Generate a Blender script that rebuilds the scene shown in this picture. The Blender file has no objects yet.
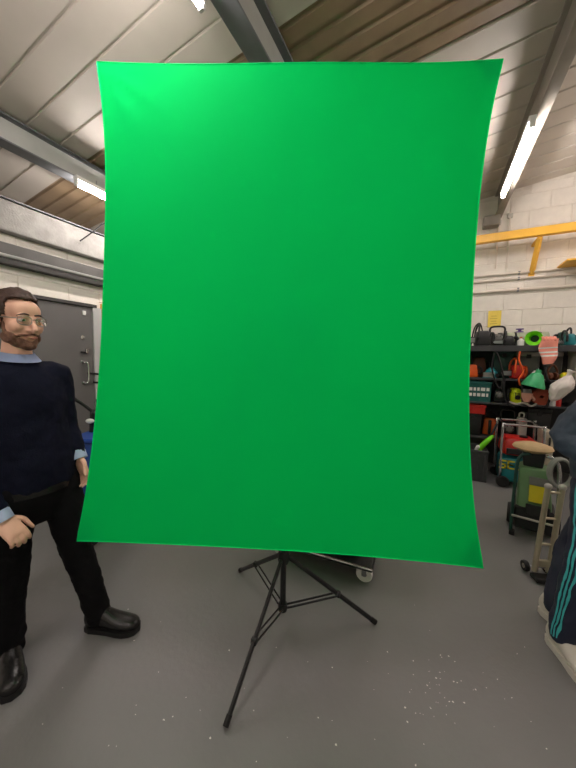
import bpy, bmesh, math, random
from mathutils import Vector, Matrix, noise
random.seed(7)
PI = math.pi
scene = bpy.context.scene
COL = scene.collection

# ------------------------------------------------------------------ camera
F, CAMH, YAW, PITCH, ROLL = 300.0, 1.48, math.radians(26), math.radians(4.5), math.radians(1.0)
fwd = Vector((-math.sin(YAW)*math.cos(PITCH), math.cos(YAW)*math.cos(PITCH), -math.sin(PITCH)))
right0 = Vector((math.cos(YAW), math.sin(YAW), 0)); up0 = right0.cross(fwd)
camr = right0*math.cos(ROLL) + up0*math.sin(ROLL)
camu = up0*math.cos(ROLL) - right0*math.sin(ROLL)
CAM = Vector((0, 0, CAMH))
cd = bpy.data.cameras.new('camera'); co = bpy.data.objects.new('camera', cd); COL.objects.link(co)
cd.sensor_fit = 'HORIZONTAL'; cd.sensor_width = 36.0; cd.lens = F/576*36; cd.clip_start = 0.05
co.matrix_world = Matrix(((camr.x, camu.x, -fwd.x, CAM.x), (camr.y, camu.y, -fwd.y, CAM.y), (camr.z, camu.z, -fwd.z, CAM.z), (0, 0, 0, 1)))
scene.camera = co

# ------------------------------------------------------------------ world, exposure
w = bpy.data.worlds.new('world'); scene.world = w; w.use_nodes = True
w.node_tree.nodes['Background'].inputs[0].default_value = (0.6, 0.65, 0.75, 1)
w.node_tree.nodes['Background'].inputs[1].default_value = 0.02
vs = scene.view_settings
vs.view_transform = 'Standard'; vs.look = 'None'; vs.exposure = 0.0; vs.gamma = 1.0; vs.use_curve_mapping = False
TUBE_STRENGTH = 115.0

def ray(x, y):
    return camr*((x-288)/F) + camu*((384-y)/F) + fwd
def on(x, y, ax, v):
    d = ray(x, y); return CAM + d*((v-CAM[ax])/d[ax])
def atdep(x, y, dep):
    d = ray(x, y); k = d.dot(Vector((-math.sin(YAW), math.cos(YAW), 0))); return CAM + d*(dep/k)

# ------------------------------------------------------------------ materials
def srgb(r, g, b):
    f = lambda c: (c/255/12.92 if c/255 <= 0.04045 else ((c/255+0.055)/1.055)**2.4)
    return (f(r), f(g), f(b), 1)
MATS = {}
def mat(name, rgb, rough=0.5, metal=0.0, var=0.12, scale=6.0, bump=0.0, bscale=60.0, spec=0.5, emit=None, rnd=0.0, coat=0.0, sheen=0.0, trans=0.0):
    if name in MATS: return MATS[name]
    m = bpy.data.materials.new(name); m.use_nodes = True
    nt = m.node_tree; b = nt.nodes['Principled BSDF']
    c = srgb(*rgb)
    b.inputs['Roughness'].default_value = rough; b.inputs['Metallic'].default_value = metal
    b.inputs['Specular IOR Level'].default_value = spec
    b.inputs['Coat Weight'].default_value = coat; b.inputs['Sheen Weight'].default_value = sheen
    b.inputs['Transmission Weight'].default_value = trans
    tc = nt.nodes.new('ShaderNodeTexCoord')
    n = nt.nodes.new('ShaderNodeTexNoise'); n.inputs['Scale'].default_value = scale; n.inputs['Detail'].default_value = 6
    nt.links.new(tc.outputs['Object'], n.inputs['Vector'])
    r = nt.nodes.new('ShaderNodeValToRGB')
    r.color_ramp.elements[0].position = 0.3; r.color_ramp.elements[1].position = 0.7
    r.color_ramp.elements[0].color = tuple(x*(1-var) for x in c[:3]) + (1,)
    r.color_ramp.elements[1].color = tuple(min(1, x*(1+var)) for x in c[:3]) + (1,)
    nt.links.new(n.outputs['Fac'], r.inputs['Fac'])
    out = r.outputs['Color']
    if rnd:
        oi = nt.nodes.new('ShaderNodeObjectInfo'); mr = nt.nodes.new('ShaderNodeMapRange')
        mr.inputs['To Min'].default_value = 1-rnd; mr.inputs['To Max'].default_value = 1.0
        nt.links.new(oi.outputs['Random'], mr.inputs['Value'])
        mx = nt.nodes.new('ShaderNodeMix'); mx.data_type = 'RGBA'; mx.blend_type = 'MULTIPLY'; mx.inputs['Factor'].default_value = 1
        nt.links.new(out, mx.inputs[6]); nt.links.new(mr.outputs['Result'], mx.inputs[7]); out = mx.outputs[2]
    nt.links.new(out, b.inputs['Base Color'])
    if bump:
        n2 = nt.nodes.new('ShaderNodeTexNoise'); n2.inputs['Scale'].default_value = bscale; n2.inputs['Detail'].default_value = 4
        nt.links.new(tc.outputs['Object'], n2.inputs['Vector'])
        bp = nt.nodes.new('ShaderNodeBump'); bp.inputs['Strength'].default_value = bump; bp.inputs['Distance'].default_value = 0.01
        nt.links.new(n2.outputs['Fac'], bp.inputs['Height']); nt.links.new(bp.outputs['Normal'], b.inputs['Normal'])
    if emit:
        b.inputs['Emission Color'].default_value = srgb(*emit[0]); b.inputs['Emission Strength'].default_value = emit[1]
    MATS[name] = m
    return m

def floor_mat():
    m = mat('painted_concrete_floor', (116, 116, 115), rough=0.42, var=0.08, scale=1.3, bump=0.12, bscale=35)
    nt = m.node_tree; b = nt.nodes['Principled BSDF']
    tc = nt.nodes.new('ShaderNodeTexCoord'); n = nt.nodes.new('ShaderNodeTexNoise'); n.inputs['Scale'].default_value = 2.2; n.inputs['Detail'].default_value = 8
    mr = nt.nodes.new('ShaderNodeMapRange'); mr.inputs['To Min'].default_value = 0.30; mr.inputs['To Max'].default_value = 0.55
    nt.links.new(tc.outputs['Object'], n.inputs['Vector']); nt.links.new(n.outputs['Fac'], mr.inputs['Value']); nt.links.new(mr.outputs['Result'], b.inputs['Roughness'])
    return m
M_FLOOR = floor_mat()
M_BLOCK = mat('painted_blockwork', (236, 230, 220), 0.6, var=0.05, scale=9, bump=0.35, bscale=55, rnd=0.05)
M_MORTAR = mat('painted_mortar', (228, 221, 210), 0.75, var=0.08, scale=14, bump=0.3)
M_SHEET = mat('painted_roof_sheet', (204, 197, 186), 0.5, var=0.06, scale=2.5)
M_BROWN = mat('dirty_rooflight', (152, 131, 104), 0.4, var=0.22, scale=3.5)
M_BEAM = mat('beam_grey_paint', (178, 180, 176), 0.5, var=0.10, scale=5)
M_FLANGE = mat('beam_flange_shaded', (104, 107, 110), 0.5, var=0.12, scale=7)  # darker than the web: shade on the flanges put into the colour
M_WHITEBEAM = mat('whitewashed_beam', (146, 144, 139), 0.7, var=0.2, scale=10, bump=0.3)
M_DOOR = mat('door_grey', (96, 94, 93), 0.45, var=0.05, scale=3)
M_JAMB = mat('jamb_grey', (186, 185, 184), 0.5, var=0.05)
M_WOOD = mat('yellow_pine', (214, 164, 70), 0.5, var=0.14, scale=12)
M_YELLOW = mat('yellow_paint', (240, 184, 66), 0.45, var=0.07, scale=8)
M_PIPE = mat('painted_conduit', (226, 216, 204), 0.45, var=0.05)
M_SIGN = mat('yellow_notice', (240, 214, 96), 0.6, var=0.05, scale=20)
M_SIGNINK = mat('notice_ink', (196, 168, 70), 0.7)
M_TUBE = mat('fluorescent_tube', (255, 250, 246), 0.4, var=0.0, emit=((255, 243, 238), TUBE_STRENGTH))
M_WHITE = mat('white_enamel', (230, 230, 226), 0.4, var=0.03)
M_BLACKM = mat('black_anodised', (22, 23, 25), 0.35, var=0.1)
M_BLACKP = mat('black_plastic', (24, 25, 26), 0.5, var=0.15, scale=20)
M_RUBBER = mat('black_rubber', (20, 20, 20), 0.75, var=0.1)
M_CHROME = mat('chrome', (205, 207, 210), 0.18, metal=1.0, var=0.03)
M_ALU = mat('aluminium', (190, 182, 160), 0.35, metal=0.85, var=0.06)
M_STEEL = mat('steel', (150, 152, 155), 0.35, metal=0.9, var=0.08)
M_RACK = mat('rack_grey', (58, 59, 61), 0.5, var=0.1)
M_GREEN = mat('chroma_green_cloth', (6, 240, 130), 0.85, var=0.02, scale=1.6, bump=0.06, bscale=500, spec=0.08)
M_RED = mat('red_plastic', (190, 36, 30), 0.35, var=0.12)
M_ORANGE = mat('orange_plastic', (226, 92, 30), 0.4, var=0.12)
M_TEAL = mat('teal_plastic', (24, 122, 130), 0.4, var=0.12)
M_DKGREEN = mat('dark_green_plastic', (22, 66, 56), 0.5, var=0.12)
M_LIME = mat('lime_plastic', (126, 232, 30), 0.4, var=0.08)
M_MINT = mat('mint_green_plastic', (60, 172, 112), 0.45, var=0.1)
M_GREYP = mat('grey_plastic', (116, 116, 112), 0.5, var=0.12)
M_LGREY = mat('light_grey_plastic', (188, 184, 176), 0.5, var=0.1)
M_YP = mat('yellow_plastic', (226, 208, 40), 0.4, var=0.1)
M_YG = mat('acid_yellow_plastic', (206, 222, 26), 0.4, var=0.1)
M_BLUE = mat('blue_plastic', (26, 66, 150), 0.4, var=0.1)
M_BROWNP = mat('brown_plastic', (104, 56, 34), 0.5, var=0.15)
M_TAN = mat('tan_canvas', (186, 158, 116), 0.7, var=0.12, scale=14, bump=0.2)
M_SACK = mat('white_sack', (224, 214, 208), 0.6, var=0.08, scale=10)
M_PINK = mat('pink_fabric', (236, 150, 132), 0.7, var=0.1)
M_SGREEN = mat('shredder_green', (112, 146, 104), 0.4, var=0.12)
M_PURPLE = mat('purple_plastic', (120, 90, 160), 0.5)
M_SKIN = mat('skin', (234, 186, 160), 0.5, var=0.06, scale=14, bump=0.08)
M_LIP = mat('lip_skin', (178, 112, 100), 0.5)
M_HAIR = mat('dark_brown_hair', (58, 38, 28), 0.55, var=0.3, scale=45, bump=0.5, bscale=120)
M_BEARD = mat('beard_hair', (116, 82, 64), 0.65, var=0.3, scale=60, bump=0.5, bscale=160)
M_EYEW = mat('eye_white', (232, 228, 222), 0.25, var=0.02)
M_EYED = mat('eye_iris', (48, 32, 22), 0.2)
M_NAVY = mat('navy_knit', (15, 19, 36), 0.85, var=0.15, scale=30, bump=0.4, bscale=220, spec=0.15)
M_TROU = mat('black_trouser_cloth', (13, 13, 15), 0.9, var=0.15, scale=20, spec=0.15, bump=0.2, bscale=200)
M_SHIRT = mat('pale_blue_shirt', (176, 194, 226), 0.7, var=0.05)
M_LEATHER = mat('black_leather', (20, 20, 20), 0.25, var=0.2, scale=20, bump=0.15, bscale=50)
M_SOLE = mat('black_sole', (14, 14, 14), 0.6)
M_JACKET = mat('slate_navy_jacket', (48, 62, 78), 0.6, var=0.12, scale=10, bump=0.2)
M_TRACK = mat('navy_track_cloth', (22, 30, 52), 0.65, var=0.1, scale=12)
M_STRIPE = mat('teal_stripe', (60, 176, 176), 0.6, var=0.03)
M_SNEAK = mat('pale_grey_leather', (206, 202, 190), 0.5, var=0.06)
M_FLECK = mat('pale_flecks', (220, 218, 210), 0.4)
M_GLASS = mat('lens_glass', (255, 255, 255), 0.02, var=0, trans=1.0)

# ------------------------------------------------------------------ helpers
def obj(name, bm, m, parent=None, smooth=False, auto=None):
    me = bpy.data.meshes.new(name)
    bmesh.ops.recalc_face_normals(bm, faces=bm.faces)
    bm.to_mesh(me); bm.free(); me.materials.append(m)
    if smooth:
        for p in me.polygons: p.use_smooth = True
        if auto: me.set_sharp_from_angle(angle=math.radians(auto))
    o = bpy.data.objects.new(name, me); COL.objects.link(o)
    if parent: o.parent = parent
    return o
def tag(o, label, cat, group=None):
    o['label'] = label; o['category'] = cat
    if group: o['group'] = group
    return o
def thing(name, label, cat, loc=(0, 0, 0), rotz=0.0, group=None):
    o = bpy.data.objects.new(name, None); COL.objects.link(o); o.empty_display_size = 0.1
    o.location = loc; o.rotation_euler = (0, 0, rotz)
    return tag(o, label, cat, group)
def struct(o): o['kind'] = 'structure'; return o
def B(): return bmesh.new()
def box(bm, c, s, bev=0.0, M=None, seg=1):
    r = bmesh.ops.create_cube(bm, size=1.0)
    vs_ = r['verts']
    for v in vs_: v.co = Vector((v.co.x*s[0], v.co.y*s[1], v.co.z*s[2]))
    if bev > 0:
        es = list({e for v in vs_ for e in v.link_edges})
        rr = bmesh.ops.bevel(bm, geom=es, offset=min(bev, 0.45*min(s)), segments=seg, affect='EDGES', profile=0.5)
        vs_ = list({v for f in rr['faces'] for v in f.verts} | {v for v in vs_ if v.is_valid})
    for v in vs_:
        if M: v.co = M @ v.co
        v.co = v.co + Vector(c)
    return bm
def taper_box(bm, c, s, top=(0.8, 0.8), bev=0.0, shift=(0, 0)):
    n0 = set(bm.verts); box(bm, (0, 0, 0), s, bev, seg=2)
    for v in bm.verts:
        if v in n0: continue
        t = v.co.z/s[2]+0.5
        v.co.x = v.co.x*(1+(top[0]-1)*t)+shift[0]*t; v.co.y = v.co.y*(1+(top[1]-1)*t)+shift[1]*t
        v.co += Vector(c)
    return bm
def frame_of(d):
    d = d.normalized(); a = Vector((0, 0, 1)) if abs(d.z) < 0.9 else Vector((1, 0, 0))
    u = d.cross(a).normalized(); return u, d.cross(u).normalized()
def loft(bm, rings, n=16, cap=True):
    """rings: list of (centre, u, v) - closed elliptical loft"""
    vs_ = []
    for c, u, v in rings:
        c = Vector(c); u = Vector(u); v = Vector(v)
        vs_.append([bm.verts.new(c+u*math.cos(2*PI*k/n)+v*math.sin(2*PI*k/n)) for k in range(n)])
    for a, b in zip(vs_, vs_[1:]):
        for k in range(n): bm.faces.new((a[k], a[(k+1) % n], b[(k+1) % n], b[k]))
    if cap: bm.faces.new(vs_[0][::-1]); bm.faces.new(vs_[-1])
    return bm
def catmull(pts, rad, sub):
    P = [Vector(p) for p in pts]; out = []; ro = []
    for i in range(len(P)-1):
        p0 = P[max(i-1, 0)]; p1 = P[i]; p2 = P[i+1]; p3 = P[min(i+2, len(P)-1)]
        for k in range(sub):
            t = k/sub
            out.append(0.5*((2*p1)+(p2-p0)*t+(2*p0-5*p1+4*p2-p3)*t*t+(3*p1-p0-3*p2+p3)*t**3))
            ro.append(rad[i]+(rad[i+1]-rad[i])*t)
    out.append(P[-1]); ro.append(rad[-1]); return out, ro
def tube(bm, pts, r, n=8, sub=1, round_ends=False):
    rad = list(r) if isinstance(r, (list, tuple)) else [r]*len(pts)
    if sub > 1: pts, rad = catmull(pts, rad, sub)
    else: pts = [Vector(p) for p in pts]
    if round_ends:
        d0 = (pts[0]-pts[1]).normalized(); d1 = (pts[-1]-pts[-2]).normalized(); a, b = pts[0], pts[-1]; ra, rb = rad[0], rad[-1]
        pre = [(a+d0*ra*s, ra*math.sqrt(max(0, 1-s*s))) for s in (0.97, 0.8, 0.45)]
        post = [(b+d1*rb*s, rb*math.sqrt(max(0, 1-s*s))) for s in (0.45, 0.8, 0.97)]
        pts = [p for p, _ in pre]+pts+[p for p, _ in post]; rad = [q for _, q in pre]+rad+[q for _, q in post]
    rings = []; u = None
    for i, p in enumerate(pts):
        d = (pts[min(i+1, len(pts)-1)]-pts[max(i-1, 0)])
        if d.length < 1e-9: d = Vector((0, 0, 1))
        d.normalize()
        if u is None: u, _ = frame_of(d)
        u = (u-d*u.dot(d)).normalized(); v = d.cross(u)
        rings.append((p, u*rad[i], v*rad[i]))
    return loft(bm, rings, n)
def ell(bm, c, r, M=None, n=16):
    m = Matrix.Translation(Vector(c)) @ (M.to_4x4() if M else Matrix.Identity(4)) @ Matrix.Diagonal((*r, 1))
    bmesh.ops.create_uvsphere(bm, u_segments=n, v_segments=max(6, n*3//4), radius=1, matrix=m); return bm
def lathe(bm, prof, n=20, M=None, closed=False):
    """prof: (r, z) list, spun around local z"""
    M = M or Matrix.Identity(4); rows = []
    for r, z in prof: rows.append([bm.verts.new(M @ Vector((r*math.cos(2*PI*k/n), r*math.sin(2*PI*k/n), z))) for k in range(n)])
    prs = list(zip(rows, rows[1:])) + ([(rows[-1], rows[0])] if closed else [])
    for a, b in prs:
        for k in range(n): bm.faces.new((a[k], a[(k+1) % n], b[(k+1) % n], b[k]))
    if not closed:
        if prof[0][0] > 1e-6: bm.faces.new(rows[0][::-1])
        if prof[-1][0] > 1e-6: bm.faces.new(rows[-1])
    bmesh.ops.remove_doubles(bm, verts=bm.verts, dist=1e-6)
    return bm
def prism(bm, poly, thick, M=None):
    """poly (x, z) outline extruded along y, centred"""
    M = M or Matrix.Identity(4)
    a = [bm.verts.new(M @ Vector((x, -thick/2, z))) for x, z in poly]; b = [bm.verts.new(M @ Vector((x, thick/2, z))) for x, z in poly]
    bm.faces.new(a); bm.faces.new(b[::-1])
    for i in range(len(poly)): j = (i+1) % len(poly); bm.faces.new((a[i], b[i], b[j], a[j]))
    return bm
RX = lambda a: Matrix.Rotation(a, 4, 'X')
RY = lambda a: Matrix.Rotation(a, 4, 'Y')
RZ = lambda a: Matrix.Rotation(a, 4, 'Z')
T = lambda x, y, z: Matrix.Translation((x, y, z))

# ================================================================== SETTING
XW, XE, XR, YB, YF = -3.69, -5.0, 3.6, 5.35, -3.2      # door wall, eaves wall, right wall, back wall, wall behind the camera
roofz = lambda x: 3.814+0.13*x
b = B(); box(b, ((XE+XR)/2, (YB+YF)/2, -0.05), (XR-XE+0.4, YB-YF+0.4, 0.1)); struct(obj('floor', b, M_FLOOR))

# --- block walls ---------------------------------------------------
def block_mesh():
    bm = B(); box(bm, (0, 0, 0), (1, 1, 1))
    return bm
BLOCKCACHE = {}
def block_me(l, h, ch=0.004, d=0.007):
    key = (round(l, 3), round(h, 3))
    if key not in BLOCKCACHE:
        bm = B(); o = [(-l/2, -h/2), (l/2, -h/2), (l/2, h/2), (-l/2, h/2)]
        back = [bm.verts.new((x, 0, z)) for x, z in o]; mid = [bm.verts.new((x, -(d-ch), z)) for x, z in o]
        fr = [bm.verts.new((x*(1-2*ch/l), -d, z*(1-2*ch/h))) for x, z in o]
        for a, c in ((back, mid), (mid, fr)):
            for k in range(4): bm.faces.new((a[k], a[(k+1) % 4], c[(k+1) % 4], c[k]))
        bm.faces.new(fr); bmesh.ops.recalc_face_normals(bm, faces=bm.faces)
        me = bpy.data.meshes.new('block'); bm.to_mesh(me); bm.free(); me.materials.append(M_BLOCK); BLOCKCACHE[key] = me
    return BLOCKCACHE[key]
def block_wall(name, origin, udir, length, ztop, near, holes=(), thick=0.2):
    """face plane through origin along udir; inward normal = -local y"""
    ang = math.atan2(udir[1], udir[0]); ud = Vector((udir[0], udir[1], 0)); nrm = Vector((udir[1], -udir[0], 0))
    zt = ztop if callable(ztop) else (lambda u: ztop)
    bm = B(); o = Vector(origin)
    a = [o, o+ud*length]; za = [zt(0), zt(length)]
    vs1 = [bm.verts.new(p+Vector((0, 0, z))) for p, z in ((a[0], 0), (a[1], 0), (a[1], za[1]), (a[0], za[0]))]
    vs2 = [bm.verts.new(v.co-nrm*thick) for v in vs1]
    bm.faces.new(vs1); bm.faces.new(vs2[::-1])
    for i in range(4): j = (i+1) % 4; bm.faces.new((vs1[i], vs2[i], vs2[j], vs1[j]))
    wall = struct(obj(name, bm, M_MORTAR))
    J, L, Hh = 0.010, 0.44, 0.215; rest = B(); cnt = 0
    row = 0; z = J
    while z < max(za):
        u = -(L+J)/2*(row % 2)
        while u < length:
            pieces = [(max(u, 0), min(u+L, length), z, z+Hh)]
            for h in holes:
                out = []
                for (u0, u1, z0, z1) in pieces:
                    if u1 <= h[0] or u0 >= h[1] or z1 <= h[2] or z0 >= h[3]: out.append((u0, u1, z0, z1)); continue
                    if u0 < h[0]: out.append((u0, h[0], z0, z1))
                    if u1 > h[1]: out.append((h[1], u1, z0, z1))
                    if z1 > h[3]: out.append((max(u0, h[0]), min(u1, h[1]), h[3], z1))
                pieces = out
            for (u0, u1, z0, z1) in pieces:
                z1 = min(z1, min(zt(u0), zt(u1))-0.004)
                if u1-u0 < 0.03 or z1-z0 < 0.03: continue
                c = o+ud*((u0+u1)/2)+Vector((0, 0, (z0+z1)/2)); me = block_me(u1-u0, z1-z0)
                if near and near[0] < (u0+u1)/2 < near[1] and cnt < 300:
                    ob = bpy.data.objects.new('block', me); COL.objects.link(ob); ob.parent = wall
                    ob.location = c + nrm*random.uniform(-0.0015, 0.0015); ob.rotation_euler = (0, 0, ang); cnt += 1
                else:
                    tm = bpy.data.meshes.new('tmp'); tm = me.copy(); tm.transform(Matrix.Translation(c) @ RZ(ang)); rest.from_mesh(tm); bpy.data.meshes.remove(tm)
            u += L+J
        z += Hh+J; row += 1
    if len(rest.verts):
        r = obj('blockwork', rest, M_BLOCK, wall); r['kind'] = 'stuff'
    else: rest.free()
    return wall
block_wall('wall_back', (XE, YB, 0), (1, 0), XR-XE, lambda u: roofz(XE+u), (4.7, 7.9))
DY0, DY1, DZ = 1.24, 2.20, 2.05
block_wall('wall_left', (XW, YF, 0), (0, 1), YB-YF, 2.62, (3.4, 6.9), holes=[(DY0-0.06-YF, DY1+0.11-YF, 0, DZ+0.05), (2.30-YF, 3.26-YF, 0, 2.14)])
block_wall('wall_right', (XR, YB, 0), (0, -1), YB-YF, roofz(XR), None)
block_wall('wall_front', (XR, YF, 0), (-1, 0), XR-XE, lambda u: roofz(XR-u), None)
block_wall('wall_eaves', (XE, YF, 0), (0, 1), YB-YF, roofz(XE), None)

# --- roof ------------------------------------------------------------
ceil_root = bpy.data.objects.new('ceiling', None); COL.objects.link(ceil_root); struct(ceil_root)
def roof_sheet(y0, y1, pitch, ribw, ribh, m):
    prof = []; n = max(1, round((y1-y0)/pitch)); p = (y1-y0)/n
    for i in range(n):
        a = y0+i*p
        prof += [(a, ribh), (a+ribw*0.35, ribh), (a+ribw*0.6, 0), (a+p-ribw*0.6, 0), (a+p-ribw*0.35, ribh)]
    prof.append((y1, ribh)); bm = B(); x0, x1 = XE-0.1, XR+0.1
    rows = [[bm.verts.new((x, y, roofz(x)+z+dz)) for y, z in prof] for dz in (0, 0.006) for x in (x0, x1)]
    for a, c in ((rows[0], rows[1]), (rows[2], rows[3])):
        for k in range(len(prof)-1): bm.faces.new((a[k], a[k+1], c[k+1], c[k]))
    for k in range(len(prof)-1):
        bm.faces.new((rows[0][k], rows[0][k+1], rows[2][k+1], rows[2][k])); bm.faces.new((rows[1][k], rows[1][k+1], rows[3][k+1], rows[3][k]))
    return obj('roof_sheet', bm, m, ceil_root)
y = 1.915
while y > YF: roof_sheet(y-1.0, y-0.002, 0.25, 0.022, 0.014, M_SHEET); y -= 1.0
roof_sheet(1.915, 2.655, 0.15, 0.045, 0.016, M_BROWN)['label'] = 'dirty brown translucent rooflight sheet'
y = 2.655
while y < YB: roof_sheet(y+0.002, y+1.0, 0.24, 0.022, 0.014, M_SHEET); y += 1.0

# --- roof beams --------------------------------------------------------
def ibeam(x, zb, label, fw=0.13, mf=None, mw=None):
    y0, y1 = YF, YB; zt = roofz(x)-0.004; yc = (y0+y1)/2; ln = y1-y0
    t = thing('roof_beam', label, 'beam', (x, yc, zb), 0, 'steel roof beams'); h = zt-zb
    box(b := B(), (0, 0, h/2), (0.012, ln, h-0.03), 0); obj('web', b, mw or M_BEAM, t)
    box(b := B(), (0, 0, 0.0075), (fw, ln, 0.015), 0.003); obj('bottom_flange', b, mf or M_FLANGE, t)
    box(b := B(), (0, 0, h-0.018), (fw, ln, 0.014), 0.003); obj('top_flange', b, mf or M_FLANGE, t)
    return t
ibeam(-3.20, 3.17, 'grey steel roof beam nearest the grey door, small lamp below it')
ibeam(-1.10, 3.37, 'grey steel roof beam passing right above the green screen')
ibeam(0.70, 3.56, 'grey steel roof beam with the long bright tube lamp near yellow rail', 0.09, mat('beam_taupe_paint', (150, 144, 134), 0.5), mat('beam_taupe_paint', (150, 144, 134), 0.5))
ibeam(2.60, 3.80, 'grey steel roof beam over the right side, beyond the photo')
# beams along the head of the door wall
t = thing('wall_head_beam', 'whitewashed rough beam along the top of the door wall', 'beam', (XW+0.02, (YB+YF)/2, 2.62))
box(b := B(), (0, 0, 0.14), (0.16, YB-YF, 0.28), 0.012, seg=2); obj('beam_body', b, M_WHITEBEAM, t)
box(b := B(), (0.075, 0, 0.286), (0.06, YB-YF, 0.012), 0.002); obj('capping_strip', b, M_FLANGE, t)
t = thing('eaves_channel', 'dark steel channel under the whitewashed beam above the door', 'beam', (XW+0.062, (YB+YF)/2, 2.31))
box(b := B(), (0, 0, 0.15), (0.10, YB-YF, 0.10), 0.004); obj('upper_channel', b, mat('channel_grey', (82, 81, 78), 0.55), t)
tube(b := B(), [(0.015, -(YB-YF)/2, 0.10), (0.015, (YB-YF)/2, 0.10)], 0.032, 12); obj('pipe', b, M_BEAM, t, True)
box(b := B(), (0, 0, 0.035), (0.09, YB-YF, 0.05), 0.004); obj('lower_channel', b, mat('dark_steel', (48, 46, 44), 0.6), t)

# --- doors ---------------------------------------------------------------
d1 = bpy.data.objects.new('door_1', None); COL.objects.link(d1); d1.location = (XW+0.012, DY0, 0); struct(d1)
d1['label'] = 'dark grey steel security door with lock and pull handle'
W = DY1-DY0
box(b := B(), (0.012, W/2, DZ/2+0.004), (0.024, W, DZ-0.01), 0.004); leaf = obj('door_leaf', b, M_DOOR, d1)
box(b := B(), (0.02, W+0.055, DZ/2), (0.04, 0.10, DZ+0.02), 0.004); obj('jamb', b, M_JAMB, d1)
box(b := B(), (0.02, -0.03, DZ/2), (0.04, 0.05, DZ+0.02), 0.004); obj('jamb', b, M_JAMB, d1)
box(b := B(), (0.02, W/2, DZ+0.024), (0.05, W+0.1, 0.035), 0.004); obj('door_head', b, mat('door_head_dark', (58, 56, 55), 0.5), d1)
def dl(px, py): p = on(px, py, 0, XW+0.04); return p.y-DY0, p.z
yy, zz = dl(84, 313); box(b := B(), (0.03, yy, zz), (0.02, 0.035, 0.05), 0.006, seg=2); obj('contact_sensor', b, M_WHITE, d1)
yy, zz = dl(82.5, 337.5); lathe(b := B(), [(0, 0), (0.024, 0), (0.022, 0.008), (0, 0.010)], 20, T(0.024, yy, zz) @ RY(PI/2)); obj('lock_cover', b, M_CHROME, d1, True, 40)
yy, zz = dl(87, 351); box(b := B(), (0.034, yy, zz), (0.022, 0.03, 0.055), 0.005); rl = obj('rim_lock', b, M_CHROME, d1)
box(b := B(), (0.034, yy-0.045, zz-0.015), (0.02, 0.05, 0.018), 0.004); obj('bolt', b, M_RUBBER, rl)
y1_, z1_ = dl(82.5, 362); y2_, z2_ = dl(84, 383); yo, _ = dl(86, 372)
tube(b := B(), [(0.026, y1_, z1_), (0.06, y1_+0.005, z1_), (0.072, yo, z1_-0.03), (0.072, yo, z2_+0.03), (0.06, y2_, z2_), (0.026, y2_, z2_)], 0.010, 10, 4)
ph = obj('pull_handle', b, M_CHROME, d1, True)
for q in ((y1_, z1_), (y2_, z2_)):
    lathe(b := B(), [(0, 0), (0.022, 0), (0.02, 0.006), (0, 0.007)], 16, T(0.025, *q) @ RY(PI/2)); obj('rose', b, M_CHROME, ph, True, 40)
for (p0, p1) in (((86, 373), (98, 374)), ((92, 382), (98, 382.5))):
    ya, za = dl(*p0); yb_, zb_ = dl(*p1)
    tube(b := B(), [(0.06, ya, za), (0.06, yb_, zb_)], 0.011, 8); obj('hasp_bar', b, M_RUBBER, d1, True, 40)
# second door, timber framed, mostly behind the screen
d2 = bpy.data.objects.new('door_2', None); COL.objects.link(d2); d2.location = (XW+0.012, 2.32, 0); struct(d2)
d2['label'] = 'yellow pine framed door beside the grey steel door'
for yy in (0.04, 0.88):
    box(b := B(), (0.02, yy, 1.03), (0.05, 0.075, 2.06), 0.004); obj('jamb', b, M_WOOD, d2)
box(b := B(), (0.022, 0.46, 2.085), (0.055, 0.93, 0.07), 0.004); obj('door_head', b, M_WOOD, d2)
box(b := B(), (0.008, 0.46, 1.02), (0.03, 0.76, 2.03), 0.003); obj('door_leaf', b, mat('pine_leaf', (176, 128, 58), 0.5, var=0.12), d2)

# ================================================================== FIXTURES
def tube_light(x, y0, z, label, ln=1.22, drop=0.0):
    t = thing('tube_light', label, 'light', (x, y0, z), 0, 'fluorescent tube lights')
    box(b := B(), (0, ln/2, 0.052), (0.055, ln, 0.04), 0.006); obj('batten', b, M_WHITE, t)
    tube(b := B(), [(0, 0.03, 0), (0, ln-0.03, 0)], 0.019, 14); obj('tube', b, M_TUBE, t, True, 40)
    for q in (0.012, ln-0.012):
        box(b := B(), (0, q, 0.012), (0.04, 0.026, 0.062), 0.006); obj('lamp_holder', b, M_WHITE, t)
    for q in (0.2, ln-0.2):
        tube(b := B(), [(0, q, 0.07), (0, q, 0.12+drop)], 0.006, 6); obj('hanger', b, M_STEEL, t)
    return t
tube_light(-3.08, 1.74, 3.085, 'short looking bright tube lamp beside the beam near the door')
tube_light(-1.16, 0.09, 3.27, 'tube lamp overhead at the top edge, only its end in view')
tube_light(0.62, 3.22, 3.45, 'long bright tube lamp hanging above the yellow rail')
tube_light(0.62, -1.5, 3.43, 'added unseen tube lamp behind the viewer, right of centre, lighting the screen front')  # added lamp out of view, brightens the front of the screen
tube_light(-1.16, -2.5, 3.27, 'added unseen tube lamp far behind the viewer, left of centre, filling the screen front')  # second added lamp behind the camera, more front fill for the screen

tube_light(2.52, 3.2, 3.69, 'added unseen tube lamp out of view at the right, brightening the back wall')  # unseen lamp added to brighten the right of the back wall and the rack

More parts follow.
